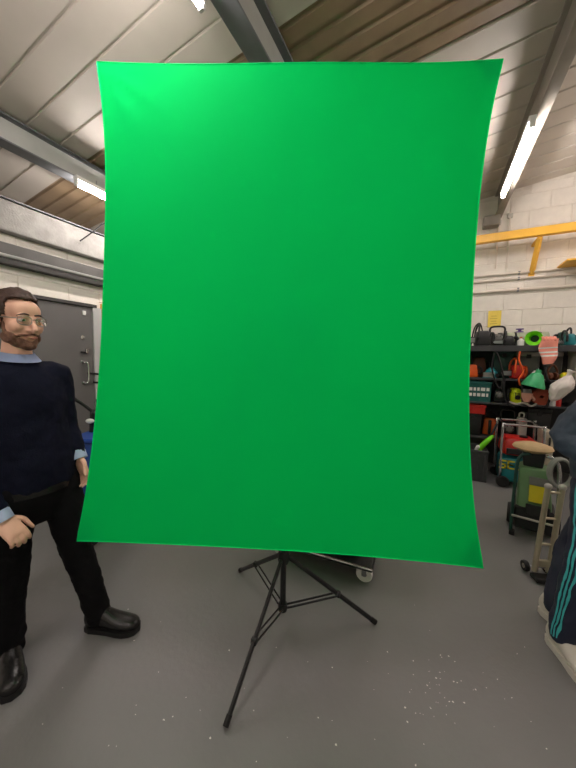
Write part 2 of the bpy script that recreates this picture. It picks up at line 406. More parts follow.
# yellow rail on the back wall
z0 = on(476, 242, 1, YB-0.35).z
t = thing('wall_rail', 'yellow painted rail on diagonal brackets across the white block wall', 'rail', (0, YB-0.30, 2.86))
za = on(530, 233, 1, YB-0.30).z-2.86
box(b := B(), (0.9, 0, za), (5.0, 0.07, 0.11), 0.008); obj('rail_beam', b, M_YELLOW, t)
for xb in (on(540, 240, 1, YB-0.30).x, on(540, 240, 1, YB-0.30).x+1.05, on(540, 240, 1, YB-0.30).x-1.05):
    box(b := B(), (xb, 0.15, za-0.075), (0.05, 0.30, 0.04), 0.006); br = obj('bracket_arm', b, M_YELLOW, t)
    prism(b := B(), [(-0.02, 0), (0.02, 0), (0.02, 1), (-0.02, 1)], 0.05)
    L = Vector((0, 0.25, -0.36)); u, v = Vector((1, 0, 0)), L.normalized().cross(Vector((1, 0, 0)))
    b.free(); b = B(); s_ = Vector((xb, 0.02, za-0.07)); e_ = Vector((xb, 0.283, za-0.46))
    loft(b, [(s_, u*0.034, v*0.034), (e_, u*0.034, v*0.034)], 4); obj('diagonal_brace', b, M_YELLOW, t)
    box(b := B(), (xb, 0.284, za-0.47), (0.07, 0.012, 0.09), 0.003); obj('foot_plate', b, M_YELLOW, t)
# yellow board shelf further along the wall
p = on(557, 268.5, 1, YB-0.02)
t = thing('wall_shelf', 'yellow board shelf on the back wall at the right photo edge', 'shelf', (p.x+0.55, YB-0.19, p.z))
for k in range(3):
    box(b := B(), (0, 0.115-k*0.115, 0.0125), (1.1, 0.112, 0.025), 0.003); obj('plank', b, M_YELLOW, t)
for sx_ in (-0.3, 0.4):
    box(b := B(), (sx_, 0.0, -0.0075), (0.04, 0.34, 0.015), 0.003); br = obj('bracket', b, M_YELLOW, t)
# conduits
for py, r, lab in ((274.5, 0.016, 'topmost of three white pipes running along the back wall'), (280, 0.016, 'middle of three white pipes running along the back wall'), (291, 0.02, 'lowest and thickest of three white pipes along the back wall')):
    z = on(500, py, 1, YB-0.03).z
    t = thing('conduit', lab, 'pipe', (0, YB-0.014-r, z), 0, 'pipes along the back wall')
    tube(b := B(), [(-3.6, 0, 0), (3.55, 0, 0)], r, 10); obj('pipe', b, M_PIPE, t, True, 40)
    for k in range(7):
        box(b := B(), (-3.2+k*1.05, 0.004, 0), (0.025, 2*r+0.006, 2*r+0.012), 0.003); obj('clip', b, M_STEEL, t)
for px_, zt_, lab in ((509, 3.62, 'thin vertical pipe dropping down the wall beside the lamp end'), (498, 3.55, 'vertical pipe left of another under the roof beam end')):
    p = on(px_, 235, 1, YB-0.03)
    t = thing('drop_pipe', lab, 'pipe', (p.x, YB-0.028, 2.86))
    tube(b := B(), [(0, 0, 0), (0, 0, zt_-2.86)], 0.012, 8); obj('pipe', b, M_PIPE, t, True, 40)
    box(b := B(), (0, 0.005, zt_-2.86-0.05), (0.06, 0.035, 0.06), 0.004); obj('junction_box', b, M_LGREY, t)
# bracket block at beam end
box(b := B(), (0.62, YB-0.09, 3.50), (0.20, 0.15, 0.14), 0.01); tag(obj('bearing_block', b, mat('beam_taupe_paint', (150, 144, 134), 0.5)), 'grey block carrying the beam end on the back wall', 'bracket')
# notice
p0 = on(488.5, 311, 1, YB-0.02); p1 = on(500.5, 327, 1, YB-0.02)
t = thing('wall_notice', 'small yellow notice fixed on the white wall above black machines', 'sign', ((p0.x+p1.x)/2, YB-0.018, p1.z))
box(b := B(), (0, 0, (p0.z-p1.z)/2), (p1.x-p0.x, 0.006, p0.z-p1.z), 0.001); s = obj('sheet', b, M_SIGN, t)
for k in range(4):
    box(b := B(), (-0.01, -0.0035, 0.05+k*0.037), (0.09-0.02*(k % 2), 0.001, 0.008)); obj('print_line', b, M_SIGNINK, s)
# cable hanging over the whitewashed beam
a = on(80, 241, 0, XW+0.14); c = on(107, 222, 2, 3.02)
tube(b := B(), [a, (a+c)/2, c, (-3.06, c.y+0.12, 3.06)], 0.007, 6, 3)
tag(obj('lamp_cable', b, M_RUBBER), 'thin dark cable running from the lamp to the whitewashed beam', 'cable')

# ================================================================== GREEN SCREEN AND STAND
SC = 1.9/1.6
C0 = [Vector(p) for p in ((-1.294, 0.833, 2.674), (0.175, 1.466, 2.642), (0.203, 1.307, 0.705), (-1.266, 0.673, 0.736))]   # TL TR BR BL for 1.6 m
CN = [CAM+(p-CAM)*SC for p in C0]
ctr = sum(CN, Vector())/4; eu = (CN[1]-CN[0]).normalized(); ev = (CN[0]-CN[3]).normalized(); en = eu.cross(ev)*1.0
if en.dot(CAM-ctr) < 0: en = -en
gs_W = (CN[1]-CN[0]).length; gs_H = (CN[0]-CN[3]).length
ORG = ctr-ev*gs_H/2
def edge_in(t, amt, p=2.2): return amt*(1-abs(2*t-1)**p)
def screen_pt(s, t):
    u = (s-0.5)*gs_W; v = (t-0.5)*gs_H
    inl = edge_in(t, 0.086, 2.7); inr = edge_in(t, 0.098, 2.7); int_ = edge_in(s, 0.020, 3); inb = edge_in(s, 0.02, 3)
    u += inl*(1-s) - inr*s; v += inb*(1-t) - int_*t
    d = 0.012*math.sin(5*s+3*t)*(4*t*(1-t)) + 0.016*noise.noise(Vector((s*2.4, t*2.6, 3)))
    for cs, ct in ((0, 0), (1, 0), (0, 1), (1, 1)):           # tension folds fanning from the corners
        dx, dy = (s-cs)*gs_W, (t-ct)*gs_H; r = math.hypot(dx, dy); a = math.atan2(abs(dy), abs(dx))
        d += 0.006*math.sin(a*13)*math.exp(-r/0.22)*min(1, r/0.05)
    return Vector((u, v, d))
gs = thing('green_screen', 'tall chroma green cloth backdrop stretched by its four corners', 'backdrop', ctr-ev*gs_H/2)
Mloc = Matrix(((eu.x, ev.x, en.x), (eu.y, ev.y, en.y), (eu.z, ev.z, en.z)))
def loc(u, v, d): return Mloc @ Vector((u, v, d)) + ev*gs_H/2
bm = B(); NU, NV = 72, 96
g = [[bm.verts.new(loc(*screen_pt(i/NU, j/NV))) for j in range(NV+1)] for i in range(NU+1)]
for i in range(NU):
    for j in range(NV): bm.faces.new((g[i][j], g[i+1][j], g[i+1][j+1], g[i][j+1]))
bmesh.ops.solidify(bm, geom=bm.faces[:], thickness=0.002)
obj('cloth', bm, M_GREEN, gs, True, 50)
def hem(pts, name='hem'):
    tube(b := B(), pts, 0.0026, 6); obj(name, b, M_GREEN, gs, True)
N = 48
for e in range(4):
    if e == 0: pts = [screen_pt(0, k/N) for k in range(N+1)]
    elif e == 1: pts = [screen_pt(1, k/N) for k in range(N+1)]
    elif e == 2: pts = [screen_pt(k/N, 0) for k in range(N+1)]
    else: pts = [screen_pt(k/N, 1) for k in range(N+1)]
    hem([loc(*p) for p in pts])
for (s, t_) in ((0, 0), (1, 0), (0, 1), (1, 1)):               # corner pockets behind the cloth
    pts3 = [screen_pt(s, t_), screen_pt(s+(0.07 if s == 0 else -0.07), t_), screen_pt(s, t_+(0.06 if t_ == 0 else -0.06))]
    bm = B(); vs_ = [bm.verts.new(loc(p.x, p.y, p.z-0.006)) for p in pts3]; bm.faces.new(vs_); bmesh.ops.solidify(bm, geom=bm.faces[:], thickness=0.003)
    obj('corner_pocket', bm, M_GREEN, gs)

PX, PY = -0.69, 1.397
ts = thing('tripod_stand', 'black tripod stand with three braced legs holding the green screen', 'tripod', (PX, PY, 0))
hubc = ctr - en*0.11 - Vector((PX, PY, 0))
ptop = hubc - Vector((0, 0, 0.0))
tube(b := B(), [(0, 0, 0.115), (0, 0, 0.62)], 0.0165, 14); obj('lower_pole', b, M_BLACKM, ts, True, 40)
tube(b := B(), [(0, 0, 0.60), (ptop.x*0.2, ptop.y*0.2, 1.1)], 0.013, 14); obj('upper_pole', b, M_BLACKM, ts, True, 40)
tube(b := B(), [(ptop.x*0.2, ptop.y*0.2, 1.08), ptop], 0.011, 12); obj('top_pole', b, M_BLACKM, ts, True, 40)
lathe(b := B(), [(0.0, -0.035), (0.028, -0.035), (0.031, -0.02), (0.031, 0.02), (0.026, 0.035), (0.0, 0.035)], 18, T(0, 0, 0.415)); cl = obj('leg_collar', b, M_BLACKP, ts, True, 40)
lathe(b := B(), [(0.0, -0.03), (0.024, -0.03), (0.026, 0), (0.022, 0.03), (0.0, 0.03)], 18, T(0, 0, 0.62)); c2 = obj('pole_clamp', b, M_BLACKP, ts, True, 40)
tube(b := B(), [(0.02, 0, 0.62), (0.05, -0.02, 0.62)], 0.006, 8); obj('screw', b, M_STEEL, c2, True, 40)
lathe(b := B(), [(0, -0.01), (0.016, -0.008), (0.018, 0.004), (0.012, 0.012), (0, 0.013)], 12, T(0.05, -0.02, 0.62) @ RY(PI/2)); obj('knob', b, M_BLACKP, c2, True, 40)
lathe(b := B(), [(0.0, -0.022), (0.024, -0.022), (0.026, 0), (0.022, 0.02), (0.0, 0.02)], 18, T(0, 0, 0.125)); obj('brace_hub', b, M_BLACKP, ts, True, 40)
feet = [(-0.683, 0.886), (-0.232, 1.654), (-1.152, 1.649)]
for fx, fy in feet:
    f = Vector((fx-PX, fy-PY, 0)); dr = f.normalized()
    a = dr*0.028+Vector((0, 0, 0.41)); e = Vector((f.x, f.y, 0.012))
    u = Vector((-dr.y, dr.x, 0)); d = (e-a).normalized(); v = d.cross(u)
    b = B(); loft(b, [(a, u*0.010, v*0.013), (e, u*0.010, v*0.013)], 10); lg = obj('leg', b, M_BLACKM, ts, True, 40)
    b = B(); loft(b, [(a+d*(e-a).length*0.95, u*0.0115, v*0.0145), (e+d*0.004, u*0.012, v*0.015)], 12); obj('rubber_foot', b, M_RUBBER, lg, True, 40)
    m = a.lerp(e, 0.56)
    b = B(); box(b, m, (0.028, 0.028, 0.03), 0.004); obj('rivet_block', b, M_BLACKP, lg)
    for s in (-1, 1):
        p = dr*0.024+u*s*0.013+Vector((0, 0, 0.125)); q = m+u*s*0.013
        dd = (q-p).normalized(); vv = dd.cross(u)
        b = B(); loft(b, [(p, u*0.0035, vv*0.007), (q, u*0.0035, vv*0.007)], 8); obj('brace', b, M_BLACKM, ts)
box(b := B(), ptop, (0.07, 0.07, 0.09), 0.012, seg=2); xh = obj('cross_hub', b, M_BLACKP, ts)
for (s, t_) in ((0.004, 0.004), (0.996, 0.004), (0.004, 0.996), (0.996, 0.996)):
    p = screen_pt(s, t_); q = ctr+Mloc @ Vector((p.x, p.y, p.z-0.010)) - Vector((PX, PY, 0))
    mid = ptop.lerp(q, 0.5) - en*0.05
    tube(b := B(), [ptop, mid, q], [0.009, 0.007, 0.004], 8, 8); obj('arm', b, M_BLACKM, ts, True)

# ================================================================== PEOPLE
def remesh(o, vox=0.006, it=6, fac=0.5):
    m = o.modifiers.new('join', 'REMESH'); m.mode = 'VOXEL'; m.voxel_size = vox; m.use_smooth_shade = True
    s = o.modifiers.new('soften', 'SMOOTH'); s.iterations = it; s.factor = fac
    return o
def wrinkle(o, size, strength, name):
    tx = bpy.data.textures.new(name, 'CLOUDS'); tx.noise_scale = size; tx.noise_depth = 2
    d = o.modifiers.new('folds', 'DISPLACE'); d.texture = tx; d.strength = strength; d.mid_level = 0.5; d.texture_coords = 'LOCAL'
def hand(bm, wrist, fd, pn, side, curl=0.5, sc=1.0):
    """fd finger direction, pn palm normal (palm side), side = thumb side vector"""
    fd = fd.normalized(); pn = (pn-fd*pn.dot(fd)).normalized(); sd = fd.cross(pn).normalized()
    if sd.dot(side) < 0: sd = -sd
    loft(bm, [(wrist-fd*0.03*sc, sd*0.027*sc, pn*0.020*sc), (wrist+fd*0.01*sc, sd*0.031*sc, pn*0.018*sc), (wrist+fd*0.05*sc, sd*0.041*sc, pn*0.016*sc), (wrist+fd*0.088*sc, sd*0.041*sc, pn*0.013*sc), (wrist+fd*0.10*sc, sd*0.036*sc, pn*0.008*sc)], 16)
    for k, (off, ln) in enumerate(((0.032, 0.072), (0.011, 0.08), (-0.010, 0.075), (-0.030, 0.058))):
        p = wrist+fd*0.085*sc+sd*off*sc; pts = [p]; a = curl*0.35
        d0 = (fd+sd*off*0.9).normalized()
        for seg in (0.45, 0.32, 0.23):
            d = d0*math.cos(a)+pn*math.sin(a); p = p+d*ln*seg*sc; pts.append(p); a += curl
        tube(bm, pts, [0.0092*sc, 0.0085*sc, 0.0078*sc, 0.0066*sc], 10, 3, True)
    p = wrist+fd*0.022*sc+sd*0.030*sc+pn*0.004
    tube(bm, [p, p+(fd*0.6+sd*0.7+pn*0.3)*0.036*sc, p+(fd*0.6+sd*0.7+pn*0.3)*0.036*sc+(fd*0.9+sd*0.2+pn*0.35)*0.034*sc, p+(fd*0.6+sd*0.7+pn*0.3)*0.036*sc+(fd*0.9+sd*0.2+pn*0.35)*0.058*sc], [0.0135*sc, 0.0115*sc, 0.0098*sc, 0.008*sc], 10, 3, True)
def head(bm, M):
    """M places a head facing local +x, origin between the ears"""
    R = M.to_3x3()
    def E(c, r): ell(bm, M @ Vector(c), r, R, 20)
    E((-0.018, 0, 0.038), (0.100, 0.078, 0.084)); E((0.030, 0, -0.028), (0.064, 0.063, 0.086)); E((0.034, 0, -0.088), (0.050, 0.050, 0.036))
    E((0.072, 0, -0.106), (0.022, 0.026, 0.020)); E((0.045, 0, 0.045), (0.050, 0.062, 0.055))
    for s in (-1, 1):
        E((0.058, s*0.040, -0.026), (0.032, 0.026, 0.030)); E((0.084, s*0.026, 0.020), (0.014, 0.028, 0.011)); E((-0.005, s*0.079, -0.008), (0.020, 0.010, 0.032))
        E((0.096, s*0.012, -0.040), (0.012, 0.010, 0.009)); E((0.02, s*0.048, -0.075), (0.045, 0.016, 0.03))
    tube(bm, [M @ Vector((0.086, 0, 0.016)), M @ Vector((0.104, 0, -0.010)), M @ Vector((0.118, 0, -0.036)), M @ Vector((0.100, 0, -0.046))], [0.009, 0.010, 0.014, 0.009], 10, 3, True)
    E((0.090, 0, -0.066), (0.012, 0.026, 0.006)); E((0.087, 0, -0.077), (0.012, 0.022, 0.007))
def shoe_rings(toe_w=0.050, ln=0.29):
    # x, half width, z bottom, height
    s = ln/0.29
    return [(-0.082*s, 0.012, 0.045, 0.050), (-0.078*s, 0.030, 0.028, 0.085), (-0.055*s, 0.036, 0.020, 0.105), (-0.01*s, 0.038, 0.020, 0.110), (0.04*s, 0.042, 0.020, 0.095), (0.085*s, 0.048, 0.020, 0.072), (0.13*s, toe_w, 0.020, 0.058), (0.17*s, toe_w*0.92, 0.020, 0.050), (0.195*s, toe_w*0.68, 0.021, 0.040), (0.207*s, toe_w*0.30, 0.024, 0.026)]
def shoe(parent, ankle, ang, m_up, m_sole, m_lace, style='leather', name='shoe'):
    """ankle: (x, y) in parent space; toe towards ang"""
    Mx = T(ankle[0], ankle[1], 0) @ RZ(ang); bm = B()
    loft(bm, [(Mx @ Vector((x, 0, zb+h/2)), (Mx.to_3x3() @ Vector((0, 1, 0)))*w_, Vector((0, 0, h/2+0.004))) for x, w_, zb, h in shoe_rings()], 20)
    tube(bm, [Mx @ Vector((-0.025, 0, 0.06)), Mx @ Vector((-0.03, 0, 0.135))], [0.043, 0.042], 16)
    for x in (-0.05, 0.06, 0.13): ell(bm, Mx @ Vector((x, 0, 0.034)), (0.03, 0.036 if x < 0.1 else 0.046, 0.014), Mx.to_3x3())
    up = remesh(obj(name, bm, m_up, parent), 0.005, 5)
    bm = B(); st = 0.028 if style == 'leather' else 0.036; out = []
    prof = [(-0.086, 0), (-0.08, 0.026), (-0.05, 0.038), (0, 0.039), (0.05, 0.043), (0.1, 0.052), (0.14, 0.054), (0.175, 0.048), (0.20, 0.032), (0.212, 0)]
    out = prof+[(x, -y_) for x, y_ in prof[-2:0:-1]]
    lo = [bm.verts.new(Mx @ Vector((x, y_, 0.001))) for x, y_ in out]; hi = [bm.verts.new(Mx @ Vector((x*1.005, y_*1.03, st))) for x, y_ in out]
    bm.faces.new(lo); bm.faces.new(hi[::-1])
    for i in range(len(out)): j = (i+1) % len(out); bm.faces.new((lo[i], hi[i], hi[j], lo[j]))
    obj('sole', bm, m_sole, up)
    bm = B()
    for k in range(4):
        x = 0.045+k*0.02; z = 0.119-0.75*(x-0.035)
        tube(bm, [Mx @ Vector((x, -0.02, z-0.010)), Mx @ Vector((x+0.003, 0, z+0.001)), Mx @ Vector((x, 0.02, z-0.010))], 0.0035, 6, 3)
    obj('laces', bm, m_lace, up, True)
    return up

# ---------------------------------------------------------------- man in navy jumper (faces +X)
man = thing('person', 'bearded man in glasses, navy jumper and black trousers stepping beside the green screen', 'person', (-1.72, 0.74, 0))
O = Vector((-1.72, 0.74, 0)); V = lambda x, y, z: Vector((x, y, z))-O
hip = V(-1.735, 0.745, 0.90); chest = V(-1.745, 0.715, 1.27); neckb = V(-1.755, 0.705, 1.45); headc = V(-1.742, 0.712, 1.640)
shL = V(-1.745, 0.862, 1.385); shR = V(-1.745, 0.525, 1.385)
elL = V(-1.76, 0.905, 1.125); wrL = atdep(78.5, 457, 1.55)-O
elR = V(-1.80, 0.50, 1.09); wrR = atdep(2, 519, 1.24)-O
hjL = V(-1.73, 0.835, 0.86); hjR = V(-1.74, 0.655, 0.86)
knL = V(-1.655, 0.875, 0.475); anL = V(-1.585, 0.938, 0.11)
knR = V(-1.735, 0.63, 0.48); anR = V(-1.775, 0.625, 0.11)
HM = Matrix.Translation(headc) @ RZ(math.radians(8)) @ RY(math.radians(4))
bm = B(); head(bm, HM)
X, Y, Z = Vector((1, 0, 0)), Vector((0, 1, 0)), Vector((0, 0, 1))
loft(bm, [(neckb-Z*0.05, X*0.07, Y*0.075), (neckb, X*0.058, Y*0.062), (neckb+Vector((0.006, 0, 0.05)), X*0.054, Y*0.056), (headc+Vector((0.0, 0, -0.06)), X*0.055, Y*0.055)], 20)
loft(bm, [(hip-Z*0.06, X*0.09, Y*0.14), (hip+Z*0.08, X*0.10, Y*0.14), (chest-Z*0.1, X*0.10, Y*0.145), (chest, X*0.105, Y*0.16), (chest+Z*0.10, X*0.09, Y*0.165), (neckb-Z*0.02, X*0.06, Y*0.08)], 24)
for sh, el, wr, sd in ((shL, elL, wrL, 1), (shR, elR, wrR, -1)):
    tube(bm, [sh-Y*sd*0.03, sh.lerp(el, 0.4), el, el.lerp(wr, 0.35), wr], [0.052, 0.046, 0.036, 0.038, 0.026], 14, 3, True)
for hj, kn, an in ((hjL, knL, anL), (hjR, knR, anR)):
    tube(bm, [hj, hj.lerp(kn, 0.4), kn, kn.lerp(an, 0.35), an], [0.080, 0.072, 0.052, 0.050, 0.036], 14, 3, True)
hand(bm, wrL, Vector((0.30, 0.10, -0.9)), Vector((0.0, -1, 0.1)), Vector((1, 0, 0)), 0.45)
hand(bm, wrR, Vector((0.62, 0.22, -0.62)), Vector((-0.5, 0.2, -0.8)), Vector((0.3, 0.9, 0)), 0.75)
body = remesh(obj('body', bm, M_SKIN, man), 0.0045, 4)
for s in (-1, 1):
    ell(b := B(), HM @ Vector((0.0795, s*0.031, 0.003)), (0.0125, 0.0155, 0.0085), HM.to_3x3()); ey = obj('eye', b, M_EYEW, man, True)
    ell(b := B(), HM @ Vector((0.0905, s*0.031, 0.003)), (0.0025, 0.006, 0.006), HM.to_3x3()); obj('iris', b, M_EYED, ey, True)
    tube(b := B(), [HM @ Vector((0.094, s*0.013, 0.029)), HM @ Vector((0.096, s*0.032, 0.032)), HM @ Vector((0.083, s*0.052, 0.022))], [0.003, 0.004, 0.002], 8, 4, True); obj('eyebrow', b, M_HAIR, man, True)
tube(b := B(), [HM @ Vector((0.082, -0.031, -0.063)), HM @ Vector((0.097, -0.016, -0.071)), HM @ Vector((0.101, 0, -0.074)), HM @ Vector((0.097, 0.016, -0.071)), HM @ Vector((0.082, 0.031, -0.063))], [0.003, 0.005, 0.006, 0.005, 0.003], 8, 4, True); obj('lips', b, M_LIP, man, True)
# hair: cap swept up at the front
bm = B(); bmesh.ops.create_icosphere(bm, subdivisions=5, radius=1)
for v in bm.verts:
    c = v.co.copy(); k = noise.noise(c*3.1)*0.05+noise.noise(c*9)*0.03
    p = Vector((c.x*0.106, c.y*0.085, c.z*0.094))*(1+k); p += Vector((-0.018, 0, 0.040))
    if c.z > 0.3: p.z += 0.016*max(0, c.z)*(1+0.6*c.x); p.x += 0.010*max(0, c.x)
    v.co = p
kill = [v for v in bm.verts if (v.co.x > 0.0 and v.co.z < 0.098-0.14*max(0, abs(v.co.y)-0.045)-0.0*v.co.x and v.co.x > 0.035) or v.co.z < -0.045+0.9*max(0, v.co.x+0.03) or (v.co.x > 0.02 and v.co.z < 0.02)]
bmesh.ops.delete(bm, geom=kill, context='VERTS'); bmesh.ops.solidify(bm, geom=bm.faces[:], thickness=0.012)
for v in bm.verts: v.co = HM @ v.co
obj('hair', bm, M_HAIR, man, True)
# beard shell
bm = B(); R3 = HM.to_3x3()
for c, r in (((0.032, 0, -0.092), (0.056, 0.056, 0.038)), ((0.072, 0, -0.108), (0.026, 0.032, 0.024))): ell(bm, HM @ Vector(c), r, R3, 20)
for s in (-1, 1):
    ell(bm, HM @ Vector((0.022, s*0.051, -0.074)), (0.047, 0.017, 0.03), R3, 16)
    tube(bm, [HM @ Vector((0.012, s*0.066, -0.01)), HM @ Vector((0.018, s*0.062, -0.045)), HM @ Vector((0.03, s*0.052, -0.085))], [0.006, 0.010, 0.016], 8, 3, True)
    tube(bm, [HM @ Vector((0.1, 0, -0.055)), HM @ Vector((0.096, s*0.022, -0.060)), HM @ Vector((0.074, s*0.040, -0.066))], [0.005, 0.006, 0.006], 8, 3, True)
remesh(obj('beard', bm, M_BEARD, man), 0.004, 3)
# glasses
gl = bpy.data.objects.new('glasses', None); COL.objects.link(gl); gl.parent = man; gl.empty_display_size = 0.05; gl.matrix_local = HM
M_RIM = mat('thin_metal_rim', (150, 146, 140), 0.3, metal=0.8)
for s in (-1, 1):
    pts = []
    for k in range(21):
        a = 2*PI*k/20; cx, sx = math.cos(a), math.sin(a)
        pts.append(Vector((0.108-0.010*abs(cx)*(1 if s*cx > 0 else 0), s*0.034+0.026*math.copysign(abs(cx)**0.8, cx), 0.002+0.020*math.copysign(abs(sx)**0.8, sx))))
    tube(b := B(), pts, 0.0017, 6); obj('rim', b, M_RIM, gl, True)
    bm = B(); f = [bm.verts.new(p) for p in pts[:-1]]; bm.faces.new(f); bmesh.ops.solidify(bm, geom=bm.faces[:], thickness=0.0015); obj('lens', bm, M_GLASS, gl)
    tube(b := B(), [(0.098, s*0.061, 0.010), (0.06, s*0.079, 0.010), (0.0, s*0.090, 0.008), (-0.02, s*0.088, -0.012)], 0.0022, 6, 3); obj('temple_arm', b, M_RIM, gl, True)
tube(b := B(), [(0.108, -0.009, 0.006), (0.113, 0, 0.010), (0.108, 0.009, 0.006)], 0.0018, 6, 3); obj('bridge', b, M_RIM, gl, True)
# jumper
bm = B()
loft(bm, [(hip-Z*0.055, X*0.122, Y*0.168), (hip-Z*0.02, X*0.128, Y*0.175), (hip+Z*0.09, X*0.130, Y*0.175), (chest-Z*0.12, X*0.128, Y*0.176), (chest, X*0.128, Y*0.178), (chest+Z*0.08, X*0.112, Y*0.176), (chest+Z*0.125, X*0.094, Y*0.158), (neckb-Z*0.015, X*0.082, Y*0.105), (neckb+Z*0.008, X*0.070, Y*0.078)], 28)
for sh, el, wr, sd in ((shL, elL, wrL, 1), (shR, elR, wrR, -1)):
    tube(bm, [sh-Y*sd*0.06, sh, sh.lerp(el, 0.35), el, el.lerp(wr, 0.4), wr.lerp(el, 0.10)], [0.070, 0.068, 0.062, 0.054, 0.050, 0.040], 16, 3, True)
jum = remesh(obj('jumper', bm, M_NAVY, man), 0.008, 8); wrinkle(jum, 0.09, 0.022, 'knit_folds')
# collar and cuffs
for s in (-1, 1):
    bm = B(); rows = []
    for k in range(13):
        a = (-0.10+k/12*1.08)*PI*s
        p = neckb+Vector((math.cos(a)*0.068+0.004, math.sin(a)*0.070, 0.004)); q = neckb+Vector((math.cos(a)*0.062+0.004, math.sin(a)*0.064, 0.048-0.012*math.cos(a)))
        r_ = neckb+Vector((math.cos(a)*0.088+0.004, math.sin(a)*0.090, 0.012-0.014*max(0, math.cos(a))))
        rows.append([bm.verts.new(x_) for x_ in (p, q, r_)])
    for a_, c_ in zip(rows, rows[1:]):
        for k in range(2): bm.faces.new((a_[k], a_[k+1], c_[k+1], c_[k]))
    bmesh.ops.solidify(bm, geom=bm.faces[:], thickness=0.003); obj('shirt_collar', bm, M_SHIRT, man, True, 60)
for el, wr in ((elL, wrL), (elR, wrR)):
    d = (wr-el).normalized(); lathe(b := B(), [(0.040, -0.035), (0.039, 0.012), (0.036, 0.012), (0.036, -0.035)], 20, Matrix.Translation(wr) @ d.to_track_quat('Z', 'Y').to_matrix().to_4x4(), closed=True); obj('shirt_cuff', b, M_SHIRT, man, True, 40)
# trousers
bm = B()
loft(bm, [(hip+Z*0.03, X*0.108, Y*0.155), (hip-Z*0.04, X*0.118, Y*0.168), (hip-Z*0.11, X*0.120, Y*0.170), (hip-Z*0.22, X*0.085, Y*0.110)], 24)
for hj, kn, an in ((hjL, knL, anL), (hjR, knR, anR)):
    tube(bm, [hj-Z*0.02, hj.lerp(kn, 0.4), kn, kn.lerp(an, 0.5), an-Z*0.03], [0.104, 0.090, 0.072, 0.064, 0.062], 18, 4, True)
tr = remesh(obj('trousers', bm, M_TROU, man), 0.008, 8); wrinkle(tr, 0.07, 0.018, 'trouser_folds')
b = B(); loft(b, [(hip-Z*0.035, X*0.126, Y*0.176), (hip-Z*0.068, X*0.126, Y*0.177)], 32); obj('belt', b, M_LEATHER, man, True, 40)
shoe(man, (anL.x+0.02, anL.y), math.radians(24), M_LEATHER, M_SOLE, M_SOLE)
shoe(man, (anR.x+0.02, anR.y), math.radians(-22), M_LEATHER, M_SOLE, M_SOLE)

# ---------------------------------------------------------------- person at the right edge (faces +X)
per = thing('person', 'person in navy track trousers with teal side stripes at the right edge', 'person', (0.74, 2.05, 0))
O = Vector((0.74, 2.05, 0)); V = lambda x, y, z: Vector((x, y, z))-O
FV = Vector((0.6, -0.8, 0)); RV = Vector((-0.8, -0.6, 0))          # facing and right-hand directions
hip = V(0.865, 2.12, 0.92); chest = hip+FV*0.05+Vector((0, 0, 0.35)); neckb = hip+FV*0.13+Vector((0, 0, 0.555)); headc = hip+FV*0.20+Vector((0, 0, 0.74))
shR = hip+FV*0.09+RV*0.185+Vector((0, 0, 0.47)); shL = hip+FV*0.09-RV*0.185+Vector((0, 0, 0.47))
elR = hip-FV*0.03+RV*0.290+Vector((0, 0, 0.20)); wrR = elR+FV*0.2+Vector((0, 0, -0.12)); elL = hip-FV*0.02-RV*0.24+Vector((0, 0, 0.20)); wrL = elL+FV*0.22+Vector((0, 0, -0.05))
hjR = hip+RV*0.09-Z*0.05; hjL = hip-RV*0.09-Z*0.05
anR = atdep(564, 632, 1.43)-O; knR = atdep(591, 545, 1.42)-O; anL = atdep(555, 621, 1.62)-O; knL = atdep(576, 545, 1.70)-O
anR.z = anL.z = 0.11
HM = Matrix.Translation(headc) @ RZ(math.atan2(FV.y, FV.x)) @ RY(math.radians(20)); bm = B(); head(bm, HM)
loft(bm, [(neckb-Z*0.05, FV*0.07, RV*0.075), (neckb, FV*0.058, RV*0.06), (headc+Vector((-0.01, 0, -0.05)), FV*0.054, RV*0.055)], 20)
loft(bm, [(hip-Z*0.06, FV*0.09, RV*0.13), (hip+Z*0.08, FV*0.10, RV*0.13), (chest, FV*0.105, RV*0.15), (chest+FV*0.03+Z*0.10, FV*0.09, RV*0.155), (neckb-Z*0.02, FV*0.06, RV*0.08)], 24)
for sh, el, wr, sd in ((shL, elL, wrL, 1), (shR, elR, wrR, -1)):
    tube(bm, [sh+RV*sd*0.03, sh.lerp(el, 0.4), el, el.lerp(wr, 0.35), wr], [0.052, 0.046, 0.036, 0.038, 0.026], 14, 3, True)
    hand(bm, wr, FV*0.9-Z*0.3, -Z-FV*0.3, RV*sd, 0.5)
for hj, kn, an in ((hjL, knL, anL), (hjR, knR, anR)):
    tube(bm, [hj, hj.lerp(kn, 0.4), kn, kn.lerp(an, 0.35), an], [0.080, 0.072, 0.052, 0.050, 0.036], 14, 3, True)
remesh(obj('body', bm, M_SKIN, per), 0.006, 4)
for s in (-1, 1):
    ell(b := B(), HM @ Vector((0.0795, s*0.031, 0.003)), (0.0125, 0.0155, 0.0085), HM.to_3x3()); ey = obj('eye', b, M_EYEW, per, True)
    ell(b := B(), HM @ Vector((0.0905, s*0.031, 0.003)), (0.0025, 0.006, 0.006), HM.to_3x3()); obj('iris', b, M_EYED, ey, True)
    tube(b := B(), [HM @ Vector((0.094, s*0.012, 0.024)), HM @ Vector((0.097, s*0.032, 0.030)), HM @ Vector((0.083, s*0.052, 0.024))], [0.004, 0.005, 0.003], 8, 4, True); obj('eyebrow', b, M_HAIR, per, True)
bm = B(); ell(bm, HM @ Vector((-0.02, 0, 0.045)), (0.108, 0.087, 0.092), HM.to_3x3(), 28)
bmesh.ops.delete(bm, geom=[v for v in bm.verts if (HM.inverted() @ v.co).z < 0.07*min(1, max(-0.6, (HM.inverted() @ v.co).x*20))], context='VERTS'); bmesh.ops.solidify(bm, geom=bm.faces[:], thickness=0.01); obj('hair', bm, M_HAIR, per, True)
bm = B()
